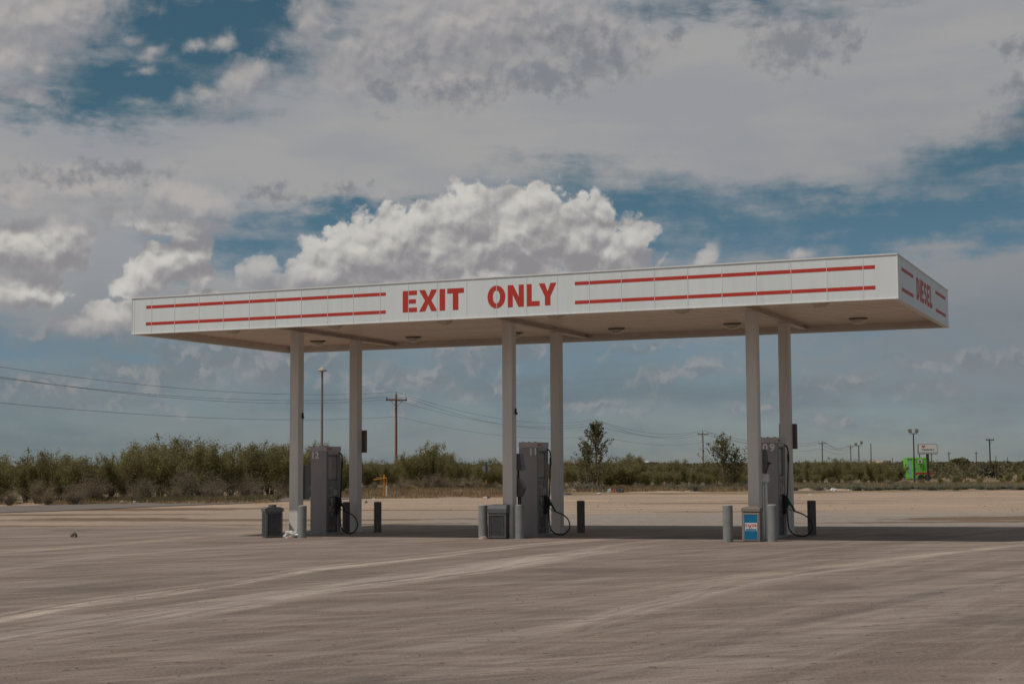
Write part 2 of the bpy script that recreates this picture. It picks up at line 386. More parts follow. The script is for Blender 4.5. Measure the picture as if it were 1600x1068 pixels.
M['litterdark'] = material('dark_litter', (.07,.06,.07), None, 8, .6)
M['litterblue'] = material('blue_litter', (.10,.22,.32), None, 8, .6)
M['litterred'] = material('red_litter', (.36,.05,.04), None, 8, .6)

def leafmat(name, a, b, c, trans=.25):
    m = bpy.data.materials.new(name); m.use_nodes = True; T = NT(m.node_tree)
    bs = m.node_tree.nodes['Principled BSDF']; bs.inputs['Roughness'].default_value = .6; bs.inputs['Specular IOR Level'].default_value = .12
    g = T.node('ShaderNodeNewGeometry'); oi = T.node('ShaderNodeObjectInfo')
    r = T.m('POWER', g.outputs['Random Per Island'], 1.2)
    co = T.mix(r, a, b)
    tc = T.node('ShaderNodeTexCoord').outputs['Object']
    co = T.mix(T.ss(T.noise(tc, .9, 3, .6).outputs[0], .42, .68), co, c)
    co = T.mix(T.m('MULTIPLY', oi.outputs['Random'], .55), co, T.mix(1.0, co, (.62, .60, .58), 'MULTIPLY'))
    twigmask = T.ss(T.noise(T.vm('ADD', tc, T.vm('SCALE', (9., 4., 2.), scale=oi.outputs['Random'])), 1.3, 3, .6).outputs[0], .50, .66)
    co = T.mix(T.m('MULTIPLY', twigmask, .65), co, (b[0]*.62, b[0]*.50, b[0]*.36))
    T.l.new(co, bs.inputs['Base Color'])
    tr = T.node('ShaderNodeBsdfTranslucent'); T.l.new(co, tr.inputs[0])
    mx = T.node('ShaderNodeMixShader'); mx.inputs[0].default_value = trans
    T.l.new(bs.outputs[0], mx.inputs[1]); T.l.new(tr.outputs[0], mx.inputs[2])
    T.l.new(mx.outputs[0], m.node_tree.nodes['Material Output'].inputs[0])
    return m
M['leaf'] = leafmat('mesquite_leaf', (.215,.200,.078), (.355,.330,.120), (.195,.165,.085), .5)
M['leafdark'] = leafmat('tree_leaf', (.150,.145,.065), (.25,.235,.105), (.125,.115,.06), .45)
M['leafdry'] = leafmat('dry_twig', (.28,.225,.14), (.39,.315,.20), (.20,.16,.095), .35)
M['sage'] = leafmat('saltbush_leaf', (.23,.24,.165), (.34,.345,.24), (.17,.165,.115), .4)
M['straw'] = leafmat('dry_grass_blade', (.36,.245,.135), (.46,.34,.20), (.24,.16,.09), .2)
M['palegrass'] = leafmat('pale_grass_blade', (.20,.17,.085), (.30,.24,.12), (.14,.13,.06), .2)
M['flower'] = leafmat('yellow_flower', (.42,.30,.02), (.50,.38,.03), (.20,.19,.03), .2)
M['bark'] = material('bark', (.20,.155,.125), (.13,.10,.08), 8, .9)
M['farleaf'] = leafmat('far_scrub_leaf', (.13,.125,.062), (.20,.19,.095), (.11,.10,.06), .35)

# ------------------------------------------------------------------ ground material
def ground_material():
    m = bpy.data.materials.new('ground_surface'); m.use_nodes = True; T = NT(m.node_tree)
    n3 = T.noise; T.noise = lambda v, scale=1, detail=4, rough=.55, dist=0: n3(v, scale, detail, rough, dist, dim='2D')
    bs = m.node_tree.nodes['Principled BSDF']; bs.inputs['Roughness'].default_value = .9; bs.inputs['Specular IOR Level'].default_value = .15
    tc = T.node('ShaderNodeTexCoord').outputs['Object']
    sp = T.node('ShaderNodeSeparateXYZ'); T.l.new(tc, sp.inputs[0])
    flat = T.node('ShaderNodeCombineXYZ'); T.l.new(sp.outputs[0], flat.inputs[0]); T.l.new(sp.outputs[1], flat.inputs[1]); G = flat.outputs[0]
    def streak(ang, along, across, lo, hi, seed=0, det=7):
        v = T.mp(G, (seed, seed*1.7, seed), (0, 0, R(-ang)), (1, 1, 1))
        v = T.vm('MULTIPLY', v, (along, across, 1))
        return T.ss(T.noise(v, 1, det, .62, .3).outputs[0], lo, hi)
    big = T.ss(T.noise(G, .09, 5, .6).outputs[0], .40, .60)
    med = T.ss(T.noise(G, .35, 6, .6).outputs[0], .3, .7)
    asph = T.mix(big, (.212,.172,.145), (.150,.119,.101))
    asph = T.mix(T.m('MULTIPLY', med, .6), asph, (.232,.194,.170))
    asph = T.mix(T.m('MULTIPLY', T.ss(T.noise(T.vm('MULTIPLY', G, (.5, 1.3, 1)), .9, 8, .72).outputs[0], .36, .62), .55), asph, (.108,.088,.080))
    q0 = T.vm('DOT_PRODUCT', G, (.27, .963, 0))
    asph = T.mix(T.m('MULTIPLY', T.ss(T.m('ADD', q0, T.m('MULTIPLY', T.m('SUBTRACT', T.noise(T.vm('MULTIPLY', G, (.12, .3, 1)), 1, 5, .6).outputs[0], .5), 24)), 14, 36), .50), asph, (.305,.258,.220))
    # wear streaks left by turning trucks
    asph = T.mix(T.m('MULTIPLY', streak(63, .045, .75, .47, .68, 2), .75), asph, (.290,.255,.228))
    asph = T.mix(T.m('MULTIPLY', streak(40, .05, 1.1, .48, .70, 9), .65), asph, (.265,.230,.205))
    asph = T.mix(T.m('MULTIPLY', streak(14, .05, .9, .46, .68, 5), .7), asph, (.135,.108,.094))
    asph = T.mix(T.m('MULTIPLY', streak(52, .06, 1.6, .47, .68, 14), .7), asph, (.140,.114,.098))
    asph = T.mix(T.m('MULTIPLY', streak(-8, .08, 1.8, .47, .70, 21), .65), asph, (.125,.095,.080))
    def arc(acc, pts, width, color, amt, seed):
        (x1, y1), (x2, y2), (x3, y3) = pts
        d = 2*(x1*(y2-y3)+x2*(y3-y1)+x3*(y1-y2))
        ux = ((x1*x1+y1*y1)*(y2-y3)+(x2*x2+y2*y2)*(y3-y1)+(x3*x3+y3*y3)*(y1-y2))/d
        uy = ((x1*x1+y1*y1)*(x3-x2)+(x2*x2+y2*y2)*(x1-x3)+(x3*x3+y3*y3)*(x2-x1))/d
        rr = math.hypot(x1-ux, y1-uy)
        dist = T.m('SUBTRACT', T.vm('DISTANCE', G, (ux, uy, 0)), rr)
        dist = T.m('ADD', dist, T.m('MULTIPLY', T.m('SUBTRACT', T.noise(G, .15, 3, .5).outputs[0], .5), 1.2))
        band = T.ss(T.m('ABSOLUTE', dist), width, width*.15)
        # fine parallel scuffing inside the band
        sc = T.node('ShaderNodeCombineXYZ'); T.l.new(T.m('MULTIPLY', dist, 3.5), sc.inputs[0]); T.l.new(T.m('MULTIPLY_ADD', sp.outputs[1], .12, seed*13.7), sc.inputs[1])
        f = T.m('MULTIPLY', T.ss(T.noise(sc.outputs[0], 1, 6, .7).outputs[0], .36, .64), T.ss(T.noise(G, .45, 6, .7).outputs[0], .30, .60, .45, 1))
        xm, ym = (x1+x3)/2, (y1+y3)/2; L = math.hypot(x1-x3, y1-y3)
        ends = T.ss(T.vm('DISTANCE', G, (xm, ym, 0)), L*.62, L*.42)
        return T.mix(T.m('MULTIPLY', T.m('MULTIPLY', band, f), T.m('MULTIPLY', ends, amt)), acc, color)
    def gp(px, py):
        r = ray(px, py); t = -CAM_Z/r.z; return (r.x*t, r.y*t)
    light = (.52,.46,.40)
    for pts, wd, colr, amt, sd in [
        ([gp(-40,978), gp(400,902), gp(1010,838)], .55, light, 1.0, 1),
        ([gp(-40,1000), gp(420,936), gp(960,858)], .8, (.46,.415,.37), .9, 2),
        ([gp(120,1000), gp(600,905), gp(1000,850)], .35, (.42,.375,.33), .7, 12),
        ([gp(-60,862), gp(200,842), gp(520,818)], .7, (.46,.395,.33), .8, 3),
        ([gp(-60,900), gp(250,860), gp(640,838)], .6, (.38,.34,.30), .7, 8),
        ([gp(900,985), gp(1250,905), gp(1560,862)], .55, (.40,.35,.31), .8, 4),
        ([gp(1000,930), gp(1350,885), gp(1660,850)], .5, (.42,.36,.30), .75, 5),
        ([gp(950,1064), gp(1320,972), gp(1640,905)], .35, (.105,.088,.08), .8, 6),
        ([gp(700,1068), gp(980,1015), gp(1150,995)], .25, (.11,.092,.085), .6, 7),
        ([gp(100,1068), gp(600,1010), gp(1100,900)], .4, (.140,.114,.098), .5, 9),
        ([gp(0,930), gp(500,870), gp(900,845)], .35, (.14,.122,.115), .55, 10),
        ([gp(1100,1000), gp(1400,915), gp(1700,880)], .5, (.14,.118,.108), .5, 11)]:
        asph = arc(asph, pts, wd, colr, amt, sd)
    asph = T.mix(T.m('MULTIPLY', streak(22, .35, 3.2, .50, .70, 33), .50), asph, (.32,.27,.232))
    asph = T.mix(T.m('MULTIPLY', streak(30, .45, 4.0, .50, .68, 41), .45), asph, (.105,.086,.076))
    asph = T.mix(T.m('MULTIPLY', streak(58, .25, 3.0, .50, .70, 47), .40), asph, (.280,.250,.225))
    # construction cracks
    for cp, rot in (((3.2, 14.2, 0), 24), ((-2.0, 10.6, 0), 20)):
        v = T.mp(G, cp, (0, 0, R(rot)), (1, 1, 1), 'TEXTURE')
        s2 = T.node('ShaderNodeSeparateXYZ'); T.l.new(v, s2.inputs[0])
        dd_ = T.m('ADD', s2.outputs[1], T.m('MULTIPLY', T.m('SUBTRACT', T.noise(G, 1.2, 5, .7).outputs[0], .5), .25))
        ck = T.m('MULTIPLY', T.ss(T.m('ABSOLUTE', dd_), .018, .006), T.ss(T.m('ABSOLUTE', s2.outputs[0]), 6, 4.5))
        asph = T.mix(T.m('MULTIPLY', ck, .6), asph, (.06,.05,.045))
    # grit and spots
    grit = T.noise(G, 26, 4, .7).outputs[0]
    asph = T.mix(T.m('MULTIPLY', T.ss(grit, .45, .7), .40), asph, (.31,.27,.24))
    asph = T.mix(T.m('MULTIPLY', T.ss(T.noise(G, 60, 3, .7).outputs[0], .50, .68), .45), asph, (.085,.070,.062))
    vo = T.node('ShaderNodeTexVoronoi', voronoi_dimensions='2D'); T.put(vo.inputs['Vector'], G); vo.inputs['Scale'].default_value = 1.1
    spot = T.m('MULTIPLY', T.ss(vo.outputs['Distance'], .045, .025), .7)
    asph = T.mix(spot, asph, (.06,.05,.048))
    vo2 = T.node('ShaderNodeTexVoronoi', voronoi_dimensions='2D'); T.put(vo2.inputs['Vector'], T.vm('ADD', G, (31.3, 7.1, 0))); vo2.inputs['Scale'].default_value = .16
    oil = T.ss(T.m('ADD', vo2.outputs['Distance'], T.m('MULTIPLY', T.m('SUBTRACT', T.noise(G, 2, 4, .6).outputs[0], .5), .3)), .17, .05)
    asph = T.mix(T.m('MULTIPLY', oil, .4), asph, (.10,.085,.078))
    # caliche beyond the paving
    un = T.vm('DOT_PRODUCT', T.vm('SUBTRACT', G, (FR.x, FR.y, 0)), (WV.x, WV.y, 0))
    vn = T.vm('DOT_PRODUCT', T.vm('SUBTRACT', G, (FR.x, FR.y, 0)), (DV.x, DV.y, 0))
    cuv = T.node('ShaderNodeCombineXYZ'); T.l.new(T.m('MULTIPLY', un, .035), cuv.inputs[0]); T.l.new(T.m('MULTIPLY', vn, .33), cuv.inputs[1])
    bandn = T.noise(cuv.outputs[0], 1.0, 8, .62).outputs[0]
    sand = T.mix(T.ss(bandn, .36, .58), (.42,.290,.190), (.30,.225,.170))
    sand = T.mix(T.m('MULTIPLY', T.ss(T.noise(G, .22, 6, .6).outputs[0], .4, .65), .6), sand, (.285,.222,.172))
    sand = T.mix(T.m('MULTIPLY', T.ss(grit, .4, .72), .35), sand, (.46,.36,.275))
    sand = T.mix(T.m('MULTIPLY', T.ss(T.noise(G, 5, 7, .8).outputs[0], .50, .66), .6), sand, (.21,.155,.112))
    sand = T.mix(T.m('MULTIPLY', T.ss(T.noise(T.vm('MULTIPLY', G, (.10, .9, 1)), 1, 7, .7).outputs[0], .50, .66), .65), sand, (.30,.205,.130))
    sand = T.mix(T.m('MULTIPLY', T.ss(T.noise(T.vm('MULTIPLY', G, (.06, .6, 1)), 1.7, 7, .7).outputs[0], .52, .68), .6), sand, (.50,.40,.315))
    qn = T.vm('DOT_PRODUCT', G, (.27, .963, 0))
    gmask = T.m('MULTIPLY', T.ss(T.m('ADD', qn, T.m('MULTIPLY', bandn, 18)), 68, 58), T.ss(sp.outputs[0], -14, 4, .35, .9))
    gravel = T.mix(T.ss(T.noise(G, 3, 6, .75).outputs[0], .35, .65), (.285,.248,.216), (.215,.187,.167))
    sand = T.mix(gmask, sand, gravel)
    # rutted dark hollows
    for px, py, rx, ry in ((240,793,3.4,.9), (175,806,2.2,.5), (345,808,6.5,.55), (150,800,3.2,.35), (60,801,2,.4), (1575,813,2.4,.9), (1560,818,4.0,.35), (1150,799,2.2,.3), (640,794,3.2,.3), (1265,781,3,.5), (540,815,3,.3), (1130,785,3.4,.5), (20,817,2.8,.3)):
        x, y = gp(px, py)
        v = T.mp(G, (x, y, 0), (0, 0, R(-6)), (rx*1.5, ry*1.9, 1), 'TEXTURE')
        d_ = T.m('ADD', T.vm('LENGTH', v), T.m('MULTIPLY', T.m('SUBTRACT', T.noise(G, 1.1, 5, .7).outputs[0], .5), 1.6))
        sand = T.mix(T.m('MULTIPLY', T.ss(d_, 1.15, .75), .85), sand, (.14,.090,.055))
    edge_ = T.ss(T.m('ADD', qn, T.m('MULTIPLY', T.m('SUBTRACT', T.noise(cuv.outputs[0], 2.2, 7, .6).outputs[0], .5), 12)), 40.2, 42.6)
    asph = T.mix(1.0, asph, (1.07, 1.015, .975), 'MULTIPLY')
    col = T.mix(edge_, asph, sand)
    # soil of the scrub
    soil = T.mix(T.ss(T.noise(G, .25, 6, .65).outputs[0], .35, .65), (.30,.215,.135), (.17,.125,.082))
    soil = T.mix(T.m('MULTIPLY', T.ss(T.noise(G, 2.5, 5, .7).outputs[0], .4, .65), .5), soil, (.12,.105,.055))
    far = T.vm('DOT_PRODUCT', G, (-.30, .954, 0))
    sm = T.ss(T.m('ADD', far, T.m('MULTIPLY', T.m('SUBTRACT', T.noise(G, .25, 5, .6).outputs[0], .5), 9)), 78.0, 83)
    col = T.mix(sm, col, soil)
    T.l.new(col, bs.inputs['Base Color'])
    bn = T.node('ShaderNodeBump'); bn.inputs['Strength'].default_value = .55; bn.inputs['Distance'].default_value = .02
    hh = T.m('ADD', T.noise(G, 14, 6, .7).outputs[0], T.m('MULTIPLY', T.noise(G, 1.5, 4, .6).outputs[0], T.m('MULTIPLY', edge_, 8)))
    T.l.new(hh, bn.inputs['Height']); T.l.new(bn.outputs[0], bs.inputs['Normal'])
    return m

# ------------------------------------------------------------------ ground sheet and road
def axis(pts):
    o = []
    for (a, b, st) in pts:
        n = max(1, round((b-a)/st)); o += [a+(b-a)*k/n for k in range(n)]
    return o+[pts[-1][1]]
xs = axis([(-6000,-1000,1000),(-1000,-200,100),(-200,-60,10),(-60,80,1.6),(80,200,10),(200,1000,100),(1000,6000,1000)])
ys = axis([(-300,-20,20),(-20,120,1.6),(120,300,10),(300,1200,90),(1200,9000,1300)])
verts = [(x, y, gz(x, y)) for y in ys for x in xs]
nx = len(xs)
faces = [(j*nx+i, j*nx+i+1, (j+1)*nx+i+1, (j+1)*nx+i) for j in range(len(ys)-1) for i in range(nx-1)]
me = bpy.data.meshes.new('ground'); me.from_pydata(verts, [], faces); me.update()
for p in me.polygons: p.use_smooth = True
tag(link('ground', me, ground_material()), kind='structure')

def gp3(px, py, lift=0):
    r = ray(px, py); z = 0
    for _ in range(8):
        t = (z-CAM_Z)/r.z; x, y = r.x*t, r.y*t; z = gz(x, y)
    return Vector((x, y, z+lift))
road_m = material('road_asphalt', (.17,.145,.130), (.140,.114,.098), .6, .9, bump=.3, bscale=10)
bm = bmesh.new(); prev = None
a, b = Vector((-21.4, 64.5)), Vector((-12.2, 78.5)); dr = (b-a).normalized(); nr = Vector((-dr.y, dr.x))
for k in range(-26, 60):
    q = a+dr*(k*1.5); wl, wr = q+nr*3.6, q-nr*3.4
    cur = [bm.verts.new((w_.x, w_.y, gz(w_.x, w_.y)+.022)) for w_ in (wl, q, wr)]
    if prev:
        bm.faces.new((prev[0], prev[1], cur[1], cur[0])); bm.faces.new((prev[1], prev[2], cur[2], cur[1]))
    prev = cur
tag(obj('road', bm, road_m), kind='structure')

# ------------------------------------------------------------------ letters
def outline(ch, s=.27):
    h = 1.0
    if ch == 'I': return s, [[(0,0),(s,0),(s,h),(0,h)]], []
    if ch == 'L': w = .66; return w, [[(0,0),(w,0),(w,.22),(s,.22),(s,h),(0,h)]], []
    if ch == 'T': w = .80; c = w/2; return w, [[(c-s/2,0),(c+s/2,0),(c+s/2,.77),(w,.77),(w,h),(0,h),(0,.77),(c-s/2,.77)]], []
    if ch == 'E':
        w = .70; return w, [[(0,0),(w,0),(w,.21),(s,.21),(s,.395),(w-.05,.395),(w-.05,.595),(s,.595),(s,.79),(w,.79),(w,h),(0,h)]], []
    if ch == 'N': w = .80; return w, [[(0,0),(s-.02,0),(s-.02,.56),(w-s,0),(w,0),(w,h),(w-s+.02,h),(w-s+.02,.46),(s,h),(0,h)]], []
    if ch == 'X': w = .90; c = w/2; d = .30; return w, [[(0,0),(d,0),(c,.335),(w-d,0),(w,0),(c+.155,.5),(w,h),(w-d,h),(c,.665),(d,h),(0,h),(c-.155,.5)]], []
    if ch == 'Y': w = .86; c = w/2; d = .29; return w, [[(c-s/2,0),(c+s/2,0),(c+s/2,.40),(w,h),(w-d,h),(c,.63),(d,h),(0,h),(c-s/2,.40)]], []
    n = 28
    if ch == 'O':
        w = .90; o = [(w/2+w/2*math.cos(2*PI*k/n), .5+.52*math.sin(2*PI*k/n)) for k in range(n)]
        i = [(w/2+(w/2-s)*math.cos(2*PI*k/n), .5+.30*math.sin(2*PI*k/n)) for k in range(n)]
        return w, [], [(o, i, True)]
    if ch == 'D':
        w = .78; o = []; i = []
        for k in range(15):
            a_ = -PI/2+PI*k/14; ca, sa = math.cos(a_), math.sin(a_)
            o.append((.30+.48*ca, .5+.5*sa)); i.append((.30+(.48-s)*ca, .5+.29*sa))
        o = [(0, 0)]+o+[(0, 1)]; i = [(s, .21)]+i+[(s, .79)]
        return w, [], [(o, i, True)]
    if ch == 'S':
        w = .72; cp = []
        for k in range(9): a_ = R(20)+R(190)*k/8; cp.append((.36+.235*math.cos(a_), .70+.19*math.sin(a_)))
        for k in range(9): a_ = R(68)-R(228)*k/8; cp.append((.36+.235*math.cos(a_), .30+.19*math.sin(a_)))
        o, i = [], []
        for k, (x, y) in enumerate(cp):
            x0, y0 = cp[max(0, k-1)]; x1, y1 = cp[min(len(cp)-1, k+1)]; L = math.hypot(x1-x0, y1-y0) or 1
            nx_, ny_ = -(y1-y0)/L, (x1-x0)/L; t = .115
            o.append((x+nx_*t, y+ny_*t)); i.append((x-nx_*t, y-ny_*t))
        return w, [], [(o, i, False)]
def word(bm, txt, x0, z0, width, height, fn, gap=.12, off=0.0, th=.003):
    """flat letters through fn(x, z, depth); scaled so the word spans width"""
    kern = .16 if 'LY' in txt else 0
    tot = sum(outline(c)[0] for c in txt)+gap*(len(txt)-1)-kern; k = width/tot; x = x0
    for c in txt:
        if c == 'Y': x -= kern*k
        w, polys, rings = outline(c)
        for p in polys: prism(bm, [(x+a_*k, z0+b_*height) for a_, b_ in p], fn, off, off+th)
        for o, i, closed in rings:
            O = [bm.verts.new(fn(x+a_*k, z0+b_*height, off+th)) for a_, b_ in o]; I = [bm.verts.new(fn(x+a_*k, z0+b_*height, off+th)) for a_, b_ in i]
            n = len(O)
            for q in range(n if closed else n-1): bm.faces.new((O[q], O[(q+1) % n], I[(q+1) % n], I[q]))
        x += (w+gap)*k
def font_text(name, txt, size, mtl, parent, loc, rot, bold=.02, align='LEFT'):
    cu = bpy.data.curves.new(name, 'FONT'); cu.body = txt; cu.size = size; cu.offset = bold*size; cu.extrude = .002; cu.align_x = align
    t = bpy.data.objects.new('tmp', cu); C.objects.link(t)
    me = bpy.data.meshes.new_from_object(t.evaluated_get(bpy.context.evaluated_depsgraph_get()))
    bpy.data.objects.remove(t); me.name = name
    me.materials.clear()
    o = link(name, me, mtl, parent); o.location = loc; o.rotation_euler = rot
    return o

# ------------------------------------------------------------------ canopy
WC, DC, ZB, ZT, ZC = 18.823, 7.296, 5.02, 5.892, 5.235
can = thing('gas_station_canopy', 'long flat white fuel station canopy on six square columns, red EXIT ONLY lettering', 'canopy', (*UV(WC/2, DC/2), 0), -YAW)
HX, HY = WC/2, DC/2
def lx(u): return HX-u
def ly(v): return v-HY
bm = bmesh.new(); th = .10
box(bm, -HX, HX, -HY, -HY+th, ZB, ZT)
box(bm, -HX, HX, HY-th, HY, ZB, ZT)
box(bm, -HX, -HX+th, -HY+th, HY-th, ZB, ZT)
box(bm, HX-th, HX, -HY+th, HY-th, ZB, ZT)
fas = obj('fascia', bm, M['fascia'], can)
seams = [.68,1.42,2.16,2.89,3.63,4.38,5.12,5.87,6.61,7.36,8.10,8.83,9.57,10.32,11.05,11.79,12.50,13.19,13.91,14.63,15.37,16.11,16.82,17.54,18.23]
bm = bmesh.new()
for u in seams+[18.75]:
    x = lx(u); box(bm, x-.006, x+.006, -HY-.0045, -HY+.01, ZB+.012, ZT-.012)
    box(bm, x-.0075, x+.0075, HY-.01, HY+.009, ZB+.012, ZT-.012)
obj('panel_seams', bm, M['seam'], fas)
bm = bmesh.new()
for z0, z1 in ((ZB-.022, ZB-.001), (ZT+.001, ZT+.028)):
    box(bm, -HX-.015, HX+.015, -HY-.015, -HY+th+.01, z0, z1); box(bm, -HX-.015, HX+.015, HY-th-.01, HY+.015, z0, z1)
    box(bm, -HX-.015, -HX+th+.01, -HY+th+.012, HY-th-.012, z0, z1); box(bm, HX-th-.01, HX+.015, -HY+th+.012, HY-th-.012, z0, z1)
for sx in (-1, 1):
    box(bm, sx*(HX+.006)-.008, sx*(HX+.006)+.008, -HY-.008, -HY+.02, ZB+.002, ZT)
obj('edge_trim', bm, M['trim'], fas)
ffront = lambda a_, b_, t: Vector((a_, -HY-t, ZB+b_))
fside = lambda a_, b_, t: Vector((HX+t, -HY+a_, ZB+b_))
def stripes(bm, fn, a0, a1, flip):
    for z0, z1 in ((.607, .683), (.190, .266)): prism(bm, [(a0, z0), (a1, z0), (a1, z1), (a0, z1)], fn, -.002, .0025)
bm = bmesh.new(); stripes(bm, ffront, lx(18.40), lx(11.64), 0); obj('stripe', bm, M['red'], fas)
bm = bmesh.new(); stripes(bm, ffront, lx(6.95), lx(.44), 0); obj('stripe', bm, M['red'], fas)
bm = bmesh.new(); stripes(bm, fside, .52, 1.99, 0); obj('stripe', bm, M['red'], fas)
bm = bmesh.new(); stripes(bm, fside, 5.21, 6.83, 0); obj('stripe', bm, M['red'], fas)
bm = bmesh.new()
word(bm, 'EXIT', lx(11.20), .195, 1.56, .495, ffront, .10); obj('exit_lettering', bm, M['red'], fas)
bm = bmesh.new(); word(bm, 'ONLY', lx(9.055), .195, 1.67, .495, ffront, .12); obj('only_lettering', bm, M['red'], fas)
bm = bmesh.new(); word(bm, 'DIESEL', 2.42, .200, 2.24, .49, fside, .12); obj('diesel_lettering', bm, M['red'], fas)
# soffit
bm = bmesh.new(); box(bm, -HX+th, HX-th, -HY+th, HY-th, ZC, ZC+.03)
k = 0; y = -HY+.2
while y < HY-.15:
    box(bm, -HX+th+.004, HX-th-.004, y-.045, y+.045, ZC-.055, ZC+.004); y += .315
obj('soffit', bm, M['soffit'], can)
bm = bmesh.new(); box(bm, -HX+th, HX-th, -HY+th, HY-th, ZT-.18, ZT-.12); obj('roof_deck', bm, M['fascia'], can)
bm = bmesh.new()
for s in (-1, 1):
    box(bm, -HX+th+.003, HX-th-.003, s*(HY-th)-(.07 if s > 0 else 0), s*(HY-th)+(.07 if s < 0 else 0), ZB+.03, ZC-.025)
    box(bm, s*(HX-th)-(.07 if s > 0 else 0), s*(HX-th)+(.07 if s < 0 else 0), -HY+th+.075, HY-th-.075, ZB+.03, ZC-.025)
obj('inner_angle', bm, M['beam'], can)
COLU = (15.25, 9.41, 3.52)
for u in COLU:
    x = lx(u); bm = bmesh.new()
    # I-beam whose depth tapers to the fascias
    for (za, zb, hw) in ((5.075, 5.092, .10), (5.215, 5.233, .10)):
        box(bm, x-hw, x+hw, -HY+.18, HY-.18, za, zb)
    box(bm, x-.012, x+.012, -HY+.18, HY-.18, 5.092, 5.215)
    obj('beam', bm, M['beam'], can)
    for v in (2.0, 5.0):
        bm = bmesh.new(); y = ly(v); g = gz(*UV(u, v))
        box(bm, x-.125, x+.125, y-.13, y+.13, g-.05, 5.075, bev=.012)
        c = obj('column', bm, M['column'], can)
        bm = bmesh.new()
        if v > 3 and u != 9.41:        # brown sign boxes on the back pair ends
            box(bm, x-.21, x+.21, y+.16, y+.26, 2.06, 2.66, .006); obj('sign_box', bm, M['brownbox'], c)
        elif v < 3 and u != 3.52:
            box(bm, x+.127, x+.155, y+.03, y+.09, 2.92, 3.04, .008); cyl(bm, (x+.145, y+.06, 2.94), (x+.175, y+.02, 2.92), .025, .032, 10)
            obj('floodlight', bm, M['black'], c)  # small black column fitting of unknown kind, gives no light
        else: bm.free()
        bm = bmesh.new(); box(bm, x-.155, x+.155, y-.16, y+.16, g, g+.018); obj('base_plate', bm, M['column'], c)
for u in (16.9, 13.9, 10.9, 8.05, 5.0, 1.9):
    for v in (1.58, 5.75):
        M0 = Matrix.Translation((lx(u), ly(v), 0)); bm = bmesh.new()
        lathe(bm, [(.10, ZC-.01), (.215, ZC-.044), (.22, ZC-.075), (.19, ZC-.085)], 24, M0)
        hsg = obj('canopy_light', bm, M['lamprim'], can)
        bm = bmesh.new(); lathe(bm, [(.175, ZC-.080), (.185, ZC-.105), (.165, ZC-.145), (.12, ZC-.178), (.05, ZC-.195), (.01, ZC-.198)], 24, M0)
        obj('lens', bm, M['lens'], hsg, True)

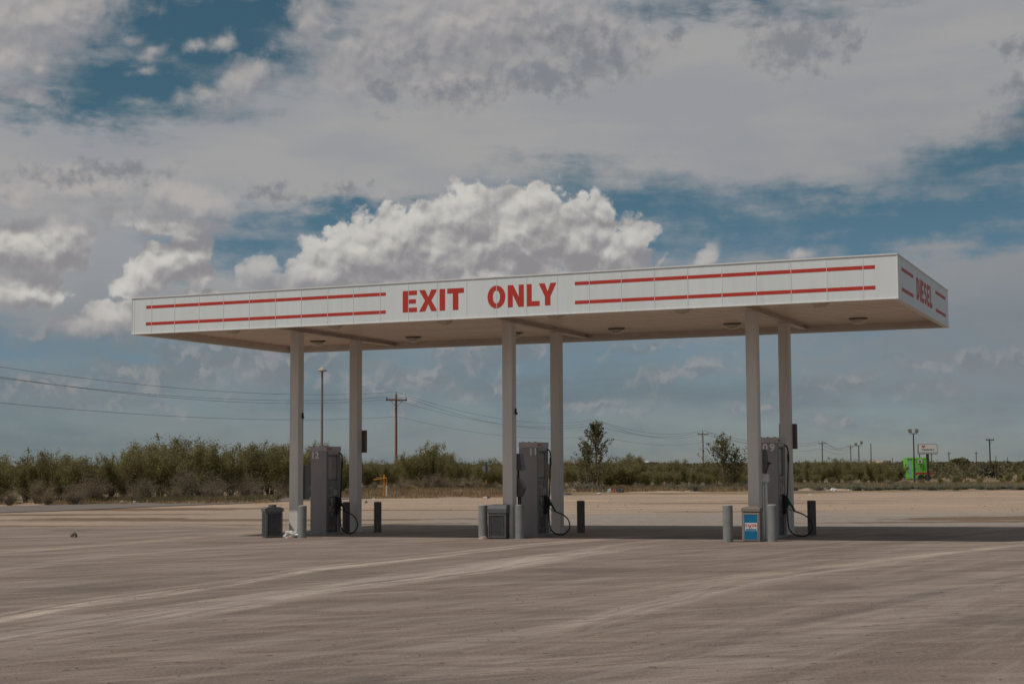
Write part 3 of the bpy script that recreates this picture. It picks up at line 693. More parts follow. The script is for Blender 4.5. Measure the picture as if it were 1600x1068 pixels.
# ------------------------------------------------------------------ fuel dispensers
def pump(u, digits, label, grip):
    x_, y_ = UV(u, 3.52); g = gz(x_, y_)
    t = thing('fuel_dispenser', label, 'fuel pump', (x_, y_, g), -YAW, 'fuel dispensers under the canopy')
    bm = bmesh.new(); box(bm, -.29, .29, -.46, .46, -.05, .045, .01); obj('plinth', bm, M['bollardtop'], t)
    bm = bmesh.new(); box(bm, -.185, .185, -.27, .27, .045, 2.13); obj('cabinet', bm, M['pumpdark'], t)
    for s in (-1, 1):
        bm = bmesh.new()
        y0, y1 = (-.36, -.255) if s < 0 else (.255, .36)
        box(bm, -.235, .235, y0, y1, .045, 2.13, .012); p = obj('end_panel', bm, M['pump'], t)
        bm = bmesh.new(); yy = s*.3615
        for q in (-1, 1): box(bm, q*.238-.003, q*.238+.003, y0+.01, y1-.01, .06, 2.12)
        obj('edge_strip', bm, M['pumpdark'], p)
    bm = bmesh.new(); box(bm, -.245, .245, -.372, .372, 2.133, 2.262, .01); cp = obj('cap', bm, M['pumpcap'], t)
    bm = bmesh.new()
    for a_ in (-.16, 0, .16): box(bm, a_-.02, a_+.02, -.3, -.26, 2.26, 2.275)
    obj('lifting_lug', bm, M['pumpdark'], cp)
    bm = bmesh.new()
    for s in (-1, 1):
        word(bm, 'EXXON', -.34 if s > 0 else .12, 2.172, .215, .045, (lambda a_, b_, q: Vector((.2465+q, a_, b_))) if s > 0 else (lambda a_, b_, q: Vector((-.2465-q, a_, b_))), .12, 0, .002)
    obj('cap_lettering', bm, M['red'], cp)
    for s in (-1, 1):
        # tapered light valance, window, card-reader module, stained lower door
        bm = bmesh.new(); prism(bm, [(.186, 2.128), (.232, 2.128), (.222, 2.06), (.186, 2.035)], lambda a_, b_, q: Vector((s*a_, q, b_)), -.25, .25); obj('valance', bm, M['pumpcap'], t)
        bm = bmesh.new(); box(bm, s*.188-.006, s*.188+.006, -.235, .235, 1.42, 1.99, .004); obj('price_window', bm, M['glass'], t)
        bm = bmesh.new(); box(bm, s*.205-.03, s*.205+.03, -.25, .25, .965, 1.38, .01); dm = obj('card_reader', bm, M['display'], t)
        bm = bmesh.new(); X = s*.2375
        box(bm, X-.005, X+.005, -.20, -.06, 1.22, 1.33); box(bm, X-.005, X+.005, .02, .20, 1.18, 1.33); box(bm, X-.005, X+.005, -.20, -.08, 1.02, 1.16)
        obj('screen', bm, M['pumpdark'], dm)
        bm = bmesh.new()
        for i in range(3):
            for j in range(4): box(bm, X-.007, X+.007, .03+i*.05, .065+i*.05, 1.01+j*.035, 1.033+j*.035)
        box(bm, X-.008, X+.008, -.19, -.10, 1.185, 1.20)
        obj('keypad', bm, M['pumpcap'], dm)
        bm = bmesh.new(); box(bm, s*.19-.012, s*.19+.012, -.25, .25, .07, .95, .006); dr_ = obj('lower_door', bm, M['pumpdoor'], t)
        bm = bmesh.new(); box(bm, s*.204-.003, s*.204+.003, -.04, .03, .895, .915); obj('door_label', bm, M['pumpcap'], dr_)
        # nozzle boot, nozzle and hose at the rear corner of each face
        bm = bmesh.new(); box(bm, s*.235-.045, s*.235+.045, .17, .30, .52, .945, .015); bt = obj('nozzle_boot', bm, M['black'], t)
        bm = bmesh.new()
        tube(bm, [(s*.27, .26, .60), (s*.285, .255, .70), (s*.30, .24, .78)], .018, 8, 3)
        box(bm, s*.31-.03, s*.31+.03, .20, .27, .70, .88, .02, Matrix.Rotation(0, 4, 'Z'))
        tube(bm, [(s*.33, .235, .80), (s*.40, .22, .70), (s*.47, .21, .58)], .026, 8, 4)
        tube(bm, [(s*.30, .235, .70), (s*.35, .225, .62), (s*.41, .215, .60)], .009, 6, 4)
        obj('nozzle', bm, grip, t)
        bm = bmesh.new(); q_ = 1.0 if s > 0 else .22
        tube(bm, [(s*.20, .34, 2.09), (s*.27, .33, 2.07), (s*.315, .30, 1.98), (s*.325, .285, 1.8), (s*.315, .28, 1.5), (s*.30, .28, 1.15), (s*.285, .285, .9), (s*.275, .285, .6), (s*.29, .27, .35), (s*.34, .24, .15), (s*(.30+.20*q_), .18, .04), (s*(.30+.42*q_), .12, .03), (s*(.32+.56*q_), .10, .17), (s*(.34+.52*q_), .12, .36), (s*(.38+.32*q_), .16, .50), (s*.47, .21, .58)], .0165, 8, 6)
        cyl(bm, (s*.318, .297, 1.88), (s*.325, .288, 1.70), .027, .027, 8)
        obj('hose', bm, M['black'], t, True)
    for txt, a_ in digits:
        font_text('pump_number', txt, .235, M['whitetext'], t, (a_, -.3625, 1.955), (PI/2, 0, 0), .035)
    return t
pump(15.30, [('12', -.225)], 'grey fuel dispenser marked 12, nearest the left end of the canopy', M['black'])
pump(9.43, [('11', .02)], 'grey fuel dispenser marked 11, behind the middle column', M['dkgreen'])
pump(3.52, [('10', -.225), ('9', .055)], 'grey fuel dispenser marked 10 9, with a green nozzle', M['green'])

# washer and towel stations behind the front columns
def at_uv(name, label, cat, u, v, group=None, rz=-YAW):
    x, y = UV(u, v); return thing(name, label, cat, (x, y, gz(x, y)), rz, group)
t = at_uv('towel_dispenser', 'tall dark towel dispenser box behind the column by pump 12', 'dispenser', 15.25, 2.29)
bm = bmesh.new(); box(bm, -.17, .15, -.10, .13, .92, 1.78, .02); obj('case', bm, M['pumpdark'], t)
bm = bmesh.new(); cyl(bm, (0, 0, 0), (0, 0, .92), .025); obj('post', bm, M['darksteel'], t)
t = at_uv('washer_station', 'dark two-tier windshield washer station behind the column by pump 11', 'washer station', 9.36, 2.34)
bm = bmesh.new(); prism(bm, [(-.16, 1.98), (.10, 1.98), (.17, 1.60), (.17, 1.58), (-.16, 1.58)], lambda a_, b_, q: Vector((a_, q, b_)), -.08, .12); obj('towel_box', bm, M['pumpdark'], t)
bm = bmesh.new(); prism(bm, [(-.16, 1.40), (.06, 1.38), (.18, 1.22), (.18, 1.16), (.10, .96), (-.16, .96)], lambda a_, b_, q: Vector((a_, q, b_)), -.08, .12); obj('bucket', bm, M['pumpdark'], t)
bm = bmesh.new(); cyl(bm, (.02, .02, 0), (.02, .02, 1.60), .022); tube(bm, [(.06, .03, .96), (.07, .03, .85), (.07, .0, .76)], .02, 6, 4); obj('post', bm, M['black'], t)
t = at_uv('washer_station', 'white box on pipes with a black squeegee beside the column by pump 9', 'washer station', 3.37, 2.27)
bm = bmesh.new(); box(bm, -.11, .09, -.07, .08, 1.26, 1.44, .008); obj('bucket', bm, M['white'], t)
bm = bmesh.new(); cyl(bm, (-.03, 0, 0), (-.03, 0, 1.26), .018); cyl(bm, (.03, .01, 0), (.03, .01, 1.26), .026); obj('post', bm, M['fascia'], t)
bm = bmesh.new(); cyl(bm, (.02, 0, 1.44), (.13, -.02, 1.70), .012); box(bm, .07, .17, -.03, 0, 1.66, 1.69); obj('squeegee', bm, M['black'], t)
bm = bmesh.new(); prism(bm, [(-.04, 1.98), (.06, 1.98), (.11, 1.66), (.02, 1.46), (-.04, 1.46)], lambda a_, b_, q: Vector((a_, q, b_)), .0, .06); obj('towel_box', bm, M['pumpdark'], t)
bm = bmesh.new(); box(bm, -.13, -.10, -.02, .01, 1.44, 2.05, .003); obj('handle', bm, material('rust_red', (.16,.03,.02)), t)

# ------------------------------------------------------------------ bollards
def bollard(x, y, label, r=.108, h=.785, mt='bollard'):
    t = thing('bollard', label, 'bollard', (x, y, gz(x, y)), random.random()*6, 'grey pipe bollards at the pump islands')
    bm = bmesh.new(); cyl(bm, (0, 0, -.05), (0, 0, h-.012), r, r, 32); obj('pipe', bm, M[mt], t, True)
    bm = bmesh.new(); lathe(bm, [(r-.004, h-.0135), (r-.006, h-.004), (r-.03, h+.004), (.02, h+.008)], 32); obj('concrete_fill', bm, M['bollardtop'], t)
for x, y, l in ((-5.18, 37.84, 'grey bollard between the litter bag and pump 12'),
                (-.70, 36.11, 'grey bollard left of the black trash can, pink grit at its foot'),
                (.16, 35.88, 'pale grey bollard just right of the black trash can'),
                (4.63, 33.14, 'grey bollard standing alone left of the tan trash can'),
                (5.57, 33.05, 'pale grey bollard just right of the tan trash can')): bollard(x, y, l)
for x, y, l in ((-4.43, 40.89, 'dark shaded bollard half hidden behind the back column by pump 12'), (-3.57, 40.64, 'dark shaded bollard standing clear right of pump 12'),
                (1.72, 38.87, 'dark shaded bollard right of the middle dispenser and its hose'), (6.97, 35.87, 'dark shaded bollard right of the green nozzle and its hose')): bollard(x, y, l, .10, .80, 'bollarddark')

# ------------------------------------------------------------------ trash cans
t = thing('trash_can', 'charcoal trash can with small round top collar beside the white litter bag', 'trash can', (-5.98, 38.24, gz(-5.98, 38.24)), R(22))
bm = bmesh.new(); box(bm, -.215, .215, -.215, .215, 0, .66, .02); body = obj('body', bm, M['bin'], t)
bm = bmesh.new()
box(bm, -.165, .165, -.223, -.213, .05, .60, .003); box(bm, -.225, -.213, -.165, .165, .05, .60, .003); obj('side_panel', bm, M['bindark'], body)
bm = bmesh.new()
for xx in (-.175, .175): box(bm, xx-.01, xx+.01, -.229, -.213, .045, .60)
box(bm, -.165, .165, -.229, -.213, .035, .052); obj('panel_rib', bm, M['bin'], body)
bm = bmesh.new(); prism(bm, [(-.235, .645), (.235, .645), (.235, .72), (.15, .755), (-.15, .755), (-.235, .72)], lambda a_, b_, q: Vector((a_, q, b_)), -.235, .235); lid = obj('lid', bm, M['bin'], t)
bm = bmesh.new(); lathe(bm, [(.10, .752), (.10, .80), (.095, .81), (.02, .812)], 24); obj('collar', bm, M['bin'], lid)
t = thing('trash_can', 'black trash can with sloping lid between two bollards', 'trash can', (-.30, 36.05, gz(-.3, 36.05)), R(-19))
bm = bmesh.new(); box(bm, -.225, .225, -.215, .215, 0, .60, .012); body = obj('body', bm, M['bindark'], t)
bm = bmesh.new()
for xx in (-.205, .205): box(bm, xx-.014, xx+.014, -.226, -.213, .03, .58)
box(bm, -.19, .19, -.226, -.213, .03, .055); box(bm, -.19, .19, -.226, -.213, .545, .575)
for xx in (-.15, .15): box(bm, xx-.005, xx+.005, -.222, -.213, .06, .54)
box(bm, -.15, .15, -.222, -.213, .06, .07); obj('door_frame', bm, M['bin'], body)
bm = bmesh.new(); prism(bm, [(-.235, .60), (.235, .60), (.235, .70), (.13, .79), (-.20, .79), (-.235, .70)][::1], lambda a_, b_, q: Vector((q, a_, b_)), -.235, .235); lid = obj('lid', bm, M['bin'], t)
bm = bmesh.new(); box(bm, -.13, .13, -.12, .08, .785, .797); obj('opening', bm, M['black'], lid)
t = thing('trash_can', 'tan trash can carrying a blue EXXON poster', 'trash can', (5.16, 33.20, gz(5.16, 33.2)), R(-17))
bm = bmesh.new(); box(bm, -.195, .195, -.19, .19, 0, .625, .018); body = obj('body', bm, M['bintan'], t)
bm = bmesh.new(); box(bm, -.205, .205, -.20, .20, .632, .73, .02); box(bm, -.15, .15, -.15, .15, .725, .748, .01); obj('lid', bm, M['bintan'], t)
bm = bmesh.new()
for xx in (-.147, .147): box(bm, xx-.006, xx+.006, -.199, -.188, .045, .585)
box(bm, -.153, .153, -.199, -.188, .033, .045); box(bm, -.153, .153, -.199, -.188, .585, .597); obj('poster_frame', bm, material('poster_frame_tan', (.40,.33,.28)), body)
bm = bmesh.new(); box(bm, -.14, .14, -.194, -.189, .047, .583); post = obj('poster', bm, M['blue'], body)
bm = bmesh.new(); box(bm, -.125, .132, -.1965, -.1935, .235, .405); obj('poster_white_field', bm, M['white'], post)
bm = bmesh.new(); box(bm, -.112, .12, -.1985, -.196, .245, .275); obj('poster_blue_bar', bm, M['blue'], post)
bm = bmesh.new(); fp = lambda a_, b_, q: Vector((a_, -.1965-q, b_))
word(bm, 'E', -.115, .315, .036, .065, fp, .1, 0, .002)
prism(bm, [(-.072, .315), (-.060, .315), (-.018, .38), (-.030, .38)], fp, 0, .002); prism(bm, [(-.030, .315), (-.018, .315), (-.060, .38), (-.072, .38)], fp, .001, .003)
prism(bm, [(-.046, .285), (-.034, .285), (.028, .38), (.016, .38)][::1], fp, .0015, .0035); prism(bm, [(.030, .285), (.018, .285), (-.028, .345), (-.018, .355)], fp, .002, .004)
word(bm, 'ON', .032, .315, .085, .065, fp, .15, 0, .002)
obj('poster_lettering', bm, M['red'], post)

# ------------------------------------------------------------------ litter, stone
def crumple(name, label, cat, loc, s, mtl, seed=0, flat=.6):
    rnd = random.Random(seed); bm = bmesh.new(); bmesh.ops.create_icosphere(bm, subdivisions=3, radius=1)
    for v in bm.verts:
        n = mnoise.fractal(v.co*1.8+Vector((seed, 0, 0)), .8, 2.2, 4)
        v.co *= 1+.55*n; v.co = Vector((v.co.x*s[0], v.co.y*s[1], max(v.co.z, -.25)*s[2]))
    o = obj(name, bm, mtl); o.location = (loc[0], loc[1], gz(loc[0], loc[1])+s[2]*.22); o.rotation_euler = (0, 0, seed)
    return tag(o, label, cat)
bag = crumple('plastic_bag', 'crumpled white plastic bag lying at the foot of the column by pump 12', 'bag', (-5.45, 37.95), (.20, .13, .13), M['paper'], 3)
crumple('litter_scrap', 'pinkish scrap of paper under the crumpled white bag', 'litter', (-5.50, 37.78), (.07, .04, .03), material('pink_scrap', (.55,.30,.22)), 8)
crumple('stone', 'lone brown stone on the empty paving at left', 'stone', (-11.3, 39.6), (.09, .08, .10), M['stone'], 5)
crumple('stone', 'small pinkish rubble lump at the foot of the bollard left of the black trash can', 'stone', (-.70, 35.97), (.09, .05, .05), material('pink_rubble', (.45,.33,.27)), 9)

# ------------------------------------------------------------------ poles and wires
def pole(px, ytop, D, label, r=.14, arm=2.3, mtl=None, armtop=.45, group=None, yaw=.33, pins=True, armd=.045):
    top = at(px, ytop, D); x, y = top.x, top.y; g = gz(x, y); h = top.z-g; mtl = mtl or M['wood']
    t = thing('utility_pole', label, 'utility pole', (x, y, g), yaw, group)
    bm = bmesh.new(); cyl(bm, (0, 0, -.3), (0, 0, h-.25*min(1, arm)), r, r*.72, 12); obj('mast', bm, mtl, t, False)
    zt = h-armtop-.25
    if arm:
        bm = bmesh.new(); box(bm, -arm/2, arm/2, -.14, -.14+armd*2, zt-.06, zt+.06)
        for s in (-1, 1): cyl(bm, (s*arm*.27, -.12, zt-.05), (0, -.14, zt-.60), .018, .018, 6)
        ca = obj('crossarm', bm, mtl, t)
        if pins:
            bm = bmesh.new()
            for a_ in (-arm/2+.08, arm/2-.08): cyl(bm, (a_, -.1, zt+.06), (a_, -.1, zt+.26), .05, .03, 8)
            obj('insulator', bm, M['darksteel'], ca)
            bm = bmesh.new(); cyl(bm, (0, 0, h-.25), (0, 0, h), .05, .025, 8); obj('top_pin', bm, M['darksteel'], t)
    c, s_ = math.cos(yaw), math.sin(yaw)
    W_ = lambda a_, z: Vector((x+a_*c, y+a_*s_, g+z))
    return dict(l=W_(-arm/2+.08, zt+.26), r=W_(arm/2-.08, zt+.26), t=W_(0, h), c=W_(.12, h-2.1), D=D)
PG = 'wooden utility poles along the far road'
line = []
line.append(pole(-560, 473, 56, 'brown wooden utility pole outside the left of the view', group=PG))
line.append(pole(619, 612, 130, 'brown wooden utility pole right of the small orange barrier', group=PG, r=.125, arm=1.85))
line.append(pole(931, 655, 205, 'brown wooden utility pole rising out of the pointed tree', group=PG, r=.11, arm=2.0))
line.append(pole(1098, 672, 275, 'brown wooden utility pole left of the sprawling leafless-topped tree', group=PG, r=.13, arm=2.15))
line.append(pole(1284.5, 688, 395, 'pale wooden utility pole, first to the right of the rightmost canopy column', group=PG, r=.17, arm=2.2, mtl=M['woodfar']))
line.append(pole(1329, 694, 480, 'pale wooden utility pole just left of the tilted twin floodlight', group=PG, r=.19, arm=2.25, mtl=M['woodfar']))
pole(1360.5, 692, 380, 'bare wooden pole without a crossarm right of the tilted twin floodlight', .15, 0, M['woodfar'], pins=False)
pole(1482.5, 704, 420, 'short distant crossarm pole right of the white billboard', .16, 1.3, M['woodfar'], pins=False)
pole(1525, 703.5, 430, 'distant crossarm pole left of the tall dark pole', .16, 1.2, M['woodfar'], pins=False)
pole(1546, 684, 210, 'tall dark utility pole behind the black equipment skid', .11, 1.3, M['darksteel'], armtop=0, pins=True)
pole(1436.5, 706, 260, 'short wooden post seen under the left end of the billboard', .13, 0, M['woodfar'], pins=False)
pole(1455, 706, 300, 'short wooden post seen under the right end of the billboard', .14, 0, M['woodfar'], pins=False)
for px, yt, l in ((1394.5, 715, 'thin far mast over the sand heap'), (1415, 715, 'thin far mast beside the green container'), (1503, 713, 'thin far mast over the dark far tree'), (1556, 712, 'thin far mast right of the tall dark pole'), (1574, 714, 'thinnest far mast, near the right edge'), (1313, 716, 'thin far mast between two crossarm poles'), (1259, 718, 'faint far mast near the rightmost column')):
    pole(px, yt, 600, l, .15, 0, M['darksteel'], pins=False)
def wire(bm, a_, b_, sag, r=.012, n=22):
    pts = []
    for k in range(n+1):
        t_ = k/n; p = a_.lerp(b_, t_); pts.append(p-Vector((0, 0, sag*4*t_*(1-t_))))
    tube(bm, pts, r, 5, smooth=False)
labels = dict(l='sagging power line on the left pins of the utility poles', r='sagging power line on the right pins of the utility poles', t='sagging power line over the tops of the utility poles', c='lowest slack cable slung below the crossarms of the utility poles')
for key in 'lrtc':
    bm = bmesh.new()
    for i, (A, B_) in enumerate(zip(line, line[1:])):
        rr = .000072*(A['D']+B_['D'])/2
        wire(bm, A[key], B_[key], (1.35, 1.35, 1.25, 1.6, 1.5)[i]+(.25 if key == 'r' else 0)-(.35 if key == 'c' else 0), max(.010, rr*(.85 if key == 'c' else 1)))
    tag(obj('power_line', bm, M['wire']), labels[key], 'power line', 'power lines between the poles')

# tall area lamp behind pump 12
p = at(503.5, 573, 80); g = gz(p.x, p.y)
t = thing('area_lamp', 'tall thin lamp post with a domed head behind pump 12', 'lamp post', (p.x, p.y, g))
bm = bmesh.new(); cyl(bm, (0, 0, 0), (0, 0, p.z-g-.18), .075, .055, 12); obj('post', bm, M['steel'], t)
bm = bmesh.new(); lathe(bm, [(.17, p.z-g-.24), (.235, p.z-g-.22), (.235, p.z-g-.17), (.17, p.z-g-.10), (.06, p.z-g-.02), (.01, p.z-g)], 16); obj('lamp_head', bm, material('lamp_head_grey', (.38,.34,.30)), t)
def flood(px, ytop, D, label, hw, tilt, group='twin floodlight masts'):
    p = at(px, ytop, D); g = gz(p.x, p.y); h = p.z-g
    t = thing('floodlight_mast', label, 'floodlight', (p.x, p.y, g), 0, group)
    bm = bmesh.new(); cyl(bm, (0, 0, 0), (0, 0, h-.40), .065, .05, 10); cyl(bm, (-hw, 0, h-.41), (hw, 0, h-.41), .03, .03, 8); obj('mast', bm, M['darksteel'], t)
    for s in (-1, 1):
        dz = tilt*s; Mh = Matrix.Translation((s*hw*1.05, 0, h-.17+dz)) @ Matrix.Rotation(R(8*s), 4, 'Y')
        bm = bmesh.new(); cyl(bm, (s*hw, 0, h-.41), (s*hw, 0, h-.30+dz), .025)
        box(bm, -.145, .145, -.06, .10, -.16, .16, .03, Mh); fh = obj('lamp_head', bm, M['steel'], t)
        bm = bmesh.new(); box(bm, -.11, .11, -.075, -.055, -.12, .12, 0, Mh); obj('glass', bm, M['glass'], fh)
flood(1427, 669.5, 130, 'tall dark mast with two upright floodlights beside the green container', .27, 0)
flood(1341.5, 690, 170, 'shorter dark mast with two floodlights at uneven heights over the scrub', .30, .10)

# billboard
p = at(1449, 694, 140); g = gz(p.x, p.y); zt = p.z-g; k = 140/FPX
t = thing('billboard', 'white billboard with a red mark on a single dark post', 'billboard', (p.x, p.y, g))
w2, h2 = 14.2*k, 14.2*k
bm = bmesh.new(); box(bm, -w2, w2, -.12, .12, zt-h2, zt); pn = obj('panel', bm, M['white'], t)
bm = bmesh.new(); box(bm, -w2-.04, w2+.04, -.10, .14, zt+.001, zt+.04); box(bm, -w2-.04, w2+.04, -.10, .14, zt-h2-.04, zt-h2-.001)
for s in (-1, 1): box(bm, s*(w2+.021)-.02, s*(w2+.021)+.02, -.10, .14, zt-h2, zt)
obj('frame', bm, M['brownbox'], pn)
bm = bmesh.new(); cyl(bm, (0, .05, 0), (0, .05, zt-h2-.045), .13, .13, 12); obj('post', bm, M['darksteel'], t)
bm = bmesh.new(); box(bm, -w2+.01, w2-.01, -.124, -.119, zt-h2+.01, zt-h2+.17); obj('lower_strip', bm, material('pale_green_strip', (.42,.52,.48)), pn)
bm = bmesh.new(); cx, cz = -.40, zt-.12
prism(bm, [(cx-.16, cz), (cx-.10, cz+.04), (cx, cz-.02), (cx+.10, cz+.04), (cx+.16, cz), (cx+.08, cz-.12), (cx, cz-.17), (cx-.08, cz-.12)], lambda a_, b_, q: Vector((a_, -.12-q, b_)), 0, .008); obj('logo', bm, material('logo_red', (.45,.02,.03)), pn)
font_text('billboard_lettering', 'Weatherford', .215, M['black'], pn, (-.58, -.123, zt-.53), (PI/2, 0, 0), .018)

# green container, trailer, skid, far buildings
p = at(1435, 739, 152); k = 152/FPX; g = gz(p.x, p.y)
t = thing('shipping_container', 'bright green corrugated container with a wall air conditioner', 'container', (p.x, p.y, g), R(-6))
hw = 17*k; hh = at(1435, 714.5, 152).z-g
bm = bmesh.new(); box(bm, -hw, hw, 0, 2.4, .15, hh)
x = -hw+.55
while x < hw-.1: box(bm, x-.04, x+.04, -.05, .001, .30, hh-.12); x += .16
box(bm, -hw, hw, -.06, -.001, hh-.10, hh+.005); obj('shell', bm, M['container'], t)
bm = bmesh.new(); box(bm, -hw+.18, -hw+.36, -.015, .003, .3, hh-.15); obj('side_stripe', bm, M['containerblue'], t)
bm = bmesh.new(); box(bm, .02, .38, -.28, -.052, hh-.55, hh-.18, .01); ac = obj('air_conditioner', bm, M['roofwhite'], t)
bm = bmesh.new(); box(bm, .06, .22, -.285, -.278, hh-.48, hh-.26); obj('fan_grille', bm, M['black'], ac)
p = at(1444, 741, 146); g = gz(p.x, p.y)
t = thing('flatbed_trailer', 'low red flatbed trailer parked in front of the green container', 'trailer', (p.x, p.y, g), R(-4))
bm = bmesh.new(); box(bm, -.75, .75, -.35, .35, .62, .80, .02); box(bm, -.85, -.70, -.3, .3, .50, .68); obj('bed', bm, M['traired'], t)
for xx in (-.35, .25):
    bm = bmesh.new(); cyl(bm, (xx, -.38, .3), (xx, -.22, .3), .3, .3, 16); obj('wheel', bm, M['black'], t)
p = at(1548, 741, 160); g = gz(p.x, p.y)
t = thing('equipment_skid', 'black open-framed equipment skid standing in the scrub at right', 'equipment', (p.x, p.y, g), R(5))
bm = bmesh.new()
for xx in (-.78, -.1, .5, .78):
    for yy in (-.4, .4): box(bm, xx-.04, xx+.04, yy-.04, yy+.04, .1, 1.45)
for zz in (.3, .75, 1.12, 1.47): box(bm, -.82, .82, -.45, .45, zz-.03, zz+.03)
obj('frame', bm, M['darksteel'], t)
bm = bmesh.new(); box(bm, -.6, -.15, -.3, .3, .33, 1.08, .03); box(bm, .0, .45, -.3, .3, .33, .7, .03); obj('engine', bm, M['black'], t)
def shed(px0, px1, yt, D, label, wall, roof, name='warehouse', cat='building'):
    a_, b_ = at(px0, yt, D), at(px1, yt, D); h = a_.z; w = (b_.x-a_.x)/2
    t = thing(name, label, cat, ((a_.x+b_.x)/2, D, 0))
    bm = bmesh.new(); box(bm, -w, w, 0, 20, 0, h-.9); obj('wall', bm, wall, t)
    bm = bmesh.new(); prism(bm, [(-w-.5, h-.89), (w+.5, h-.89), (w*.9, h), (-w*.9, h)], lambda a2, b2, q: Vector((a2, q, b2)), -.5, 20.5); obj('roof', bm, roof, t)
shed(1013, 1030, 719.5, 900, 'far low shed with a white roof between the middle bushes', M['farwall'], M['roofwhite'])
shed(1514, 1524, 720.5, 800, 'far white tank near the right edge', M['farwall'], M['roofwhite'])  # white tank, drawn with the shed shape
shed(1380, 1392, 719, 500, 'far sand heap left of the green container', M['mound'], M['mound'])  # sand heap, drawn with the shed shape

# chain-link fence at right
t = thing('chain_link_fence', 'thin grey chain link fence running through the scrub at right', 'fence', (0, 0, 0))
bm = bmesh.new(); posts = []
prevp = None
for i in range(15):
    px = 1236+i*12.6; q = at(px, 733+(.6*(i % 3 == 0)), 138+i*.2); g = gz(q.x, q.y)
    b2 = bmesh.new(); cyl(b2, (q.x, q.y, g), (q.x, q.y, g+1.22), .03, .03, 6); obj('post', b2, M['fencegrey'], t)
    if prevp:
        cyl(bm, (prevp.x, prevp.y, prevp.z), (q.x, q.y, g+1.2), .03, .03, 5)
        for f_ in (.3, .6, .9): cyl(bm, (prevp.x, prevp.y, prevp.z-1.2+f_), (q.x, q.y, g+f_), .003, .003, 3)
        for s in range(24):
            aa = prevp.lerp(Vector((q.x, q.y, g+1.2)), s/24); cyl(bm, (aa.x, aa.y, aa.z), (aa.x+.03, aa.y, aa.z-1.15), .002, .002, 3)
    prevp = Vector((q.x, q.y, g+1.2))
obj('mesh_and_rail', bm, M['fencegrey'], t)

# street-name sign on a diamond sign seen from behind
p = at(759.5, 722, 100); g = gz(p.x, p.y); h = p.z-g
t = thing('street_sign', 'diamond road sign seen from behind under a green street-name blade', 'road sign', (p.x, p.y, g))
bm = bmesh.new(); box(bm, -.035, .035, -.02, .02, 0, h-.05); obj('post', bm, M['darksteel'], t)
bm = bmesh.new(); box(bm, -.23, .23, .025, .04, -.23, .23, 0, Matrix.Translation((0, 0, h-.38)) @ Matrix.Rotation(PI/4, 4, 'Y')); obj('diamond_panel', bm, M['signback'], t)
bm = bmesh.new(); box(bm, -.17, .17, -.012, .012, h-.045, h+.03); obj('name_blade', bm, M['signgreen'], t)
bm = bmesh.new(); box(bm, -.04, .04, -.03, -.021, h-1.35, h-1.15); obj('reflector', bm, M['orange'], t)
# orange barrier
p = at(600, 775, 82); g = gz(p.x, p.y); k = 82/FPX
t = thing('pipe_barrier', 'small orange pipe barrier with a white-footed leg in the dry grass', 'barrier', (p.x, p.y, g))
bm = bmesh.new(); box(bm, -.04, .04, -.04, .04, 0, 36*k); obj('upright', bm, M['orange'], t)
bm = bmesh.new(); prism(bm, [(-.55, 1.00), (.15, 1.10), (.15, 1.04), (-.55, .935)], lambda a_, b_, q: Vector((a_, q, b_)), -.045, -.085); obj('arm', bm, M['orange'], t)
bm = bmesh.new(); box(bm, .10, .16, -.03, .03, .66, 1.04); l_ = obj('leg', bm, M['orange'], t)
bm = bmesh.new(); box(bm, .098, .162, -.032, .032, 0, .66); obj('leg_foot', bm, M['white'], l_)
bm = bmesh.new(); box(bm, -.42, -.10, -.03, .03, 1.06, 1.10); obj('bracket', bm, M['steel'], t)
# mailboxes
p = at(723, 764, 100); g = gz(p.x, p.y)
t = thing('mailbox_row', 'low row of grey and black mailboxes on a red shelf in the dry grass', 'mailboxes', (p.x, p.y, g))
bm = bmesh.new(); box(bm, -.05, .05, -.05, .05, 0, .30); obj('post', bm, M['steel'], t)
bm = bmesh.new(); box(bm, -.24, .10, -.15, .15, .30, .36); obj('shelf', bm, M['traired'], t)
for xx, mt in ((-.08, M['steel']), (.30, M['darksteel'])):
    bm = bmesh.new(); prism(bm, [(-.14, .38), (.14, .38), (.14, .47), (.08, .52), (-.08, .52), (-.14, .47)], lambda a_, b_, q: Vector((xx+a_, q, b_)), -.22, .22); obj('mailbox', bm, mt, t)
# dirt mounds
def mound(px, py, D, w, h, label, seed):
    p = at(px, py, D); bm = bmesh.new(); n = 18
    grid = {}
    for i in range(n+1):
        for j in range(n+1):
            a_, b_ = (i/n-.5)*2, (j/n-.5)*2; rr = min(1, math.hypot(a_, b_)); f = (1-rr*rr)**1.5
            x, y = p.x+a_*w, p.y+b_*w*.5
            grid[i, j] = bm.verts.new((x, y, gz(x, y)-.04+h*f*(1+.5*mnoise.noise(Vector((x*.9, y*.9, seed))))))
    for i in range(n):
        for j in range(n): bm.faces.new((grid[i, j], grid[i+1, j], grid[i+1, j+1], grid[i, j+1]))
    tag(obj('dirt_mound', bm, M['mound'], None, True), label, 'dirt mound')
mound(724, 768, 92, 1.6, .30, 'low pale dirt mound below the row of mailboxes', 2)
mound(1040, 770, 93, 3.5, .12, 'long low ridge of pushed dirt left of the rightmost columns', 5)
mound(1275, 768, 99, 4.5, .16, 'low pushed ridge of sand right of the rightmost column', 9)

